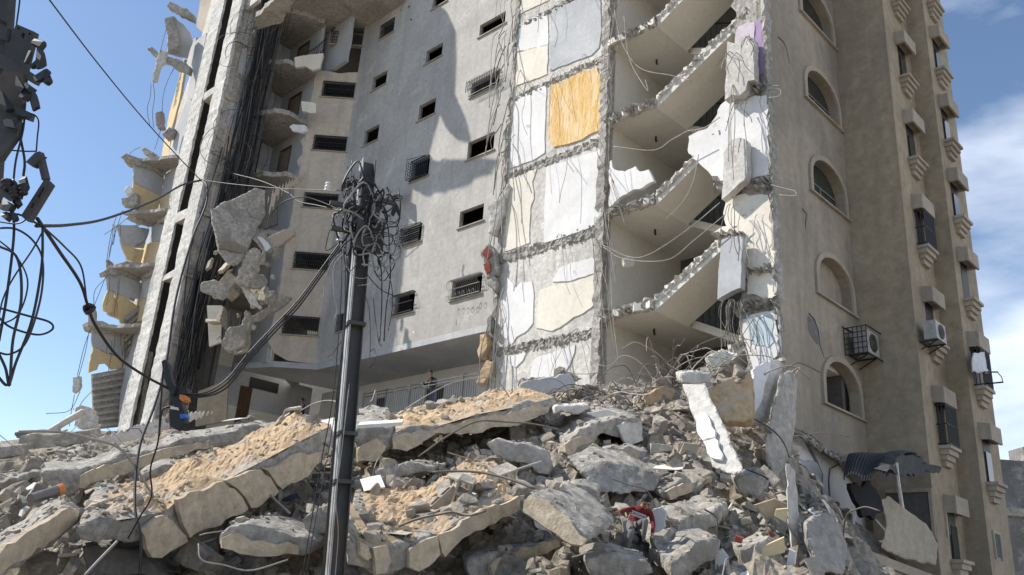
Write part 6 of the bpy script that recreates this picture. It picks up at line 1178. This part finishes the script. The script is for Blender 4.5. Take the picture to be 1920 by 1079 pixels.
# ================================================================ people
mat('skin', (.42, .25, .17), bump=0, rough=.6); mat('hair', (.012, .010, .009), bump=.2, rough=.7)
mat('shirt_red', (.22, .022, .02), (.14, .015, .014), bump=.5, fine=.4); mat('jacket_black', (.016, .016, .02), bump=.2); mat('shirt_navy', (.03, .04, .075), bump=.2)
mat('jeans', (.06, .12, .26), bump=.2); mat('trousers_grey', (.20, .195, .185), bump=.2); mat('shoe', (.05, .05, .05), bump=0); mat('print_white', (.6, .6, .58), bump=0)
def person(label, J, sc, top, legs, face):
    """J: joint name -> world point; sc: body scale (1 = 1.75 m adult)"""
    root = empty('person', (J['pelvis'].x, J['pelvis'].y, min(p.z for p in J.values())), label, 'person')
    V, E_, Rr, reg = [], [], [], []
    def v(p, r_): V.append(Vector(p)); Rr.append(r_ * sc); return len(V) - 1
    def e(a, b, g): E_.append((a, b)); reg.append((V[a], V[b], g))
    pel = v(J['pelvis'], .125); sp = v(J['pelvis'].lerp(J['chest'], .5), .12); ch = v(J['chest'], .135); nb = v(J['neck'], .06); hd = v(J['neck'].lerp(J['head'], .6), .058)
    e(pel, sp, 1); e(sp, ch, 1); e(ch, nb, 1); e(nb, hd, 0)
    hu = (J['head'] - J['neck']).normalized()
    h0 = v(J['head'] - hu * .04 * sc + face * .012 * sc, .078); h1 = v(J['head'] + hu * .045 * sc, .092); h2 = v(J['head'] + hu * .10 * sc, .07); e(hd, h0, 0); e(h0, h1, 0); e(h1, h2, 0)
    for s_ in ('l', 'r'):
        sh, el, wr_ = J['sh_' + s_], J['el_' + s_], J['ha_' + s_]
        a = v(sh, .062); b = v(el, .045); c = v(wr_, .030); e(ch, a, 1); e(a, b, 1); e(b, c, 1 if label.find('long') >= 0 else 1)
        d = (wr_ - el).normalized(); side = d.cross(face).normalized(); palm = v(wr_ + d * .055 * sc, .034); e(c, palm, 0)
        for k in range(4):
            o = side * (.024 - .016 * k) * sc; l = (.055, .065, .06, .045)[k] * sc; f1 = v(V[palm] + o + d * .035 * sc, .0095); f2 = v(V[palm] + o + d * (.035 * sc + l * .6) + face * -.012 * sc, .009); f3 = v(V[palm] + o + d * (.03 * sc + l) + face * -.03 * sc, .008); e(palm, f1, 0); e(f1, f2, 0); e(f2, f3, 0)
        t1 = v(wr_ + d * .03 * sc + side * .038 * sc, .011); t2 = v(wr_ + d * .065 * sc + side * .055 * sc, .009); e(c, t1, 0); e(t1, t2, 0)
        hp, kn, an = J['hip_' + s_], J['kn_' + s_], J['an_' + s_]
        a = v(hp, .095); b = v(kn, .062); c = v(an, .042); e(pel, a, 2); e(a, b, 2); e(b, c, 2)
        ff = Vector((face.x, face.y, 0)).normalized(); t = v(an + ff * .13 * sc + Vector((0, 0, -.05 * sc)), .035); hl = v(an + Vector((0, 0, -.045 * sc)) - ff * .03 * sc, .036); e(c, hl, 3); e(hl, t, 3)
    me = bpy.data.meshes.new('body'); me.from_pydata(V, E_, []); o = bpy.data.objects.new('body', me); COL.objects.link(o)
    md = o.modifiers.new('s', 'SKIN'); md.use_smooth_shade = True
    for i, d in enumerate(me.skin_vertices[0].data): d.radius = (Rr[i], Rr[i]); d.use_root = i == 0
    o.modifiers.new('u', 'SUBSURF').levels = 2
    ev = o.evaluated_get(bpy.context.evaluated_depsgraph_get()); m2 = bpy.data.meshes.new_from_object(ev); o.modifiers.clear(); o.data = m2; bpy.data.meshes.remove(me)
    for mm in ('skin', top, legs, 'shoe'): m2.materials.append(MT[mm])
    for p in m2.polygons:
        best, bi = 1e9, 0
        for a, b, g in reg:
            d = b - a; t = max(0, min(1, (p.center - a).dot(d) / max(1e-9, d.dot(d)))); dd = (p.center - a - d * t).length
            if dd < best: best, bi = dd, g
        p.material_index = bi; p.use_smooth = True
    setparent(o, root); m2.name = 'body'
    # head details: hair cap, eyes, nose, ears
    side = hu.cross(face).normalized(); f2 = side.cross(hu).normalized()
    if f2.dot(face) < 0: f2 = -f2
    c = J['head'] + hu * .04 * sc
    hm = bmesh.new(); bmesh.ops.create_uvsphere(hm, u_segments=16, v_segments=10, radius=1)
    for vv in list(hm.verts):
        x, y, z = vv.co
        lo = -.18 + .62 * max(0, y) - .55 * max(0, -y); z = max(z, lo)
        vv.co = c + (side * x * .088 + f2 * y * .102 + hu * z * .118 - f2 * .012) * sc
    hme = bpy.data.meshes.new('hair'); hm.to_mesh(hme); hm.free(); hme.materials.append(MT['hair']); ho = bpy.data.objects.new('hair', hme); COL.objects.link(ho); setparent(ho, root)
    for s_ in (-1, 1):
        MB().box(c + (side * s_ * .034 + f2 * .086 - hu * .015) * sc, side * .013 * sc, f2 * .006 * sc, hu * .006 * sc).build('eye', MT['hair'], root)
        MB().tube([c + (side * s_ * .086 - hu * .045) * sc, c + (side * s_ * .094 + hu * .005) * sc], .014 * sc, 6).build('ear', MT['skin'], root)
    MB().tube([c + (f2 * .084 - hu * .01) * sc, c + (f2 * .104 - hu * .05) * sc], .013 * sc, 6, lambda t: .6 + .5 * t).build('nose', MT['skin'], root)
    MB().box(c + (f2 * .088 - hu * .085) * sc, side * .022 * sc, f2 * .005 * sc, hu * .004 * sc).build('mouth', MT['paint_red'], root)
    return root
# man leaning on the balcony railing
fl = 8.5; bx, by = onv(817, 700, VS + .5).x, onv(817, 700, VS + .5).y; fc = W3(0, -1, 0); sd_ = W3(-1, 0, 0); B_ = Vector((bx, by, fl))
def JJ(**k): return {a: B_ + sd_ * b[0] + fc * b[1] + Vector((0, 0, b[2])) for a, b in k.items()}
person('man in black top and blue jeans leaning on the balcony railing', JJ(pelvis=(0, 0, .96), chest=(.02, .13, 1.33), neck=(.02, .2, 1.5), head=(.03, .25, 1.63), sh_l=(.2, .14, 1.41), el_l=(.34, .2, 1.15), ha_l=(.24, .4, 1.24), sh_r=(-.18, .14, 1.41), el_r=(-.32, .2, 1.15), ha_r=(-.24, .4, 1.24), hip_l=(.1, 0, .9), kn_l=(.11, .05, .5), an_l=(.11, 0, .09), hip_r=(-.1, 0, .9), kn_r=(-.1, .04, .5), an_r=(-.1, 0, .09)), 1, 'jacket_black', 'jeans', (fc + Vector((0, 0, -.2))).normalized())
# person in the dark room below the cream wing, arm held out
p = onv(569, 753, 23.6); B_ = Vector((p.x, p.y, p.z - 1.62)); fc = Vector((-.75, -.66, 0)); sd_ = Vector((-.66, .75, 0))
person('person in a navy shirt standing in the dark ground floor opening, hand held out', JJ(pelvis=(0, 0, .95), chest=(0, .02, 1.33), neck=(0, .03, 1.5), head=(0, .06, 1.63), sh_l=(.19, .02, 1.41), el_l=(.24, .05, 1.14), ha_l=(.16, .34, 1.16), sh_r=(-.19, .02, 1.41), el_r=(-.22, .1, 1.14), ha_r=(-.15, .36, 1.2), hip_l=(.1, 0, .9), kn_l=(.1, .05, .5), an_l=(.1, 0, .09), hip_r=(-.1, 0, .9), kn_r=(-.1, .04, .5), an_r=(-.1, 0, .09)), 1, 'shirt_navy', 'shirt_navy', fc)
# boy crouching in the rubble
g_ = lambda x, y, Y: ony(x, y, Y)
boy = person('boy in a red sweater and grey trousers crouching in the shaded rubble', dict(pelvis=g_(1186, 986, 12.2), chest=g_(1201, 960, 12.05), neck=g_(1208, 950, 11.98), head=g_(1211, 941, 11.9), sh_r=g_(1188, 954, 12.05), el_r=g_(1172, 957, 11.95), ha_r=g_(1160, 961, 11.8), sh_l=g_(1220, 961, 12.05), el_l=g_(1225, 985, 11.95), ha_l=g_(1223, 1003, 11.75), hip_l=g_(1192, 990, 12.1), kn_l=g_(1211, 975, 11.7), an_l=g_(1206, 1010, 11.75), hip_r=g_(1182, 990, 12.1), kn_r=g_(1184, 996, 11.7), an_r=g_(1174, 1040, 11.75)), .74, 'shirt_red', 'trousers_grey', Vector((.05, -.85, -.5)).normalized())
cpx = [(1182, 966), (1213, 977), (1212, 988), (1180, 977)]
m = MB(); P = [ony(x, y, 11.74) for x, y in ((1186, 957), (1212, 967), (1211, 976), (1184, 966))]; m.prism(P, (0, .01, 0)); pr_ = m.build('shirt_print', MT['print_white'], boy)
tx = bpy.data.curves.new('letters', 'FONT'); tx.body = 'ORIGINAL'; tx.size = .052; tx.align_x = 'CENTER'; tx.align_y = 'CENTER'; tx.materials.append(MT['jacket_black'])
to = bpy.data.objects.new('letters', tx); COL.objects.link(to); c = sum(P, Vector()) / 4; ex = (P[1] - P[0]).normalized(); ey = (P[0] - P[3]); ey = (ey - ex * ey.dot(ex)).normalized(); ez = ex.cross(ey)
mm = Matrix.Identity(4)
for i in range(3): mm[i][0], mm[i][1], mm[i][2], mm[i][3] = ex[i], ey[i], ez[i], c[i] + ez[i] * .006
ev = to.evaluated_get(bpy.context.evaluated_depsgraph_get()); lm = bpy.data.meshes.new_from_object(ev); bpy.data.objects.remove(to); lm.transform(mm); lm.name = 'letters'; to = bpy.data.objects.new('letters', lm); COL.objects.link(to); setparent(to, pr_)
m = MB(); m.prism(rag([ony(x, y, 12.0) for x, y in ((1224, 956), (1238, 953), (1248, 962), (1247, 990), (1236, 998), (1225, 1000))], .02, .06, 3), (.02, .02, .02)); tag(m.build('torn_poster', MT['paint_silver']), 'torn whitish sheet standing right beside the boy in red', 'sheet')
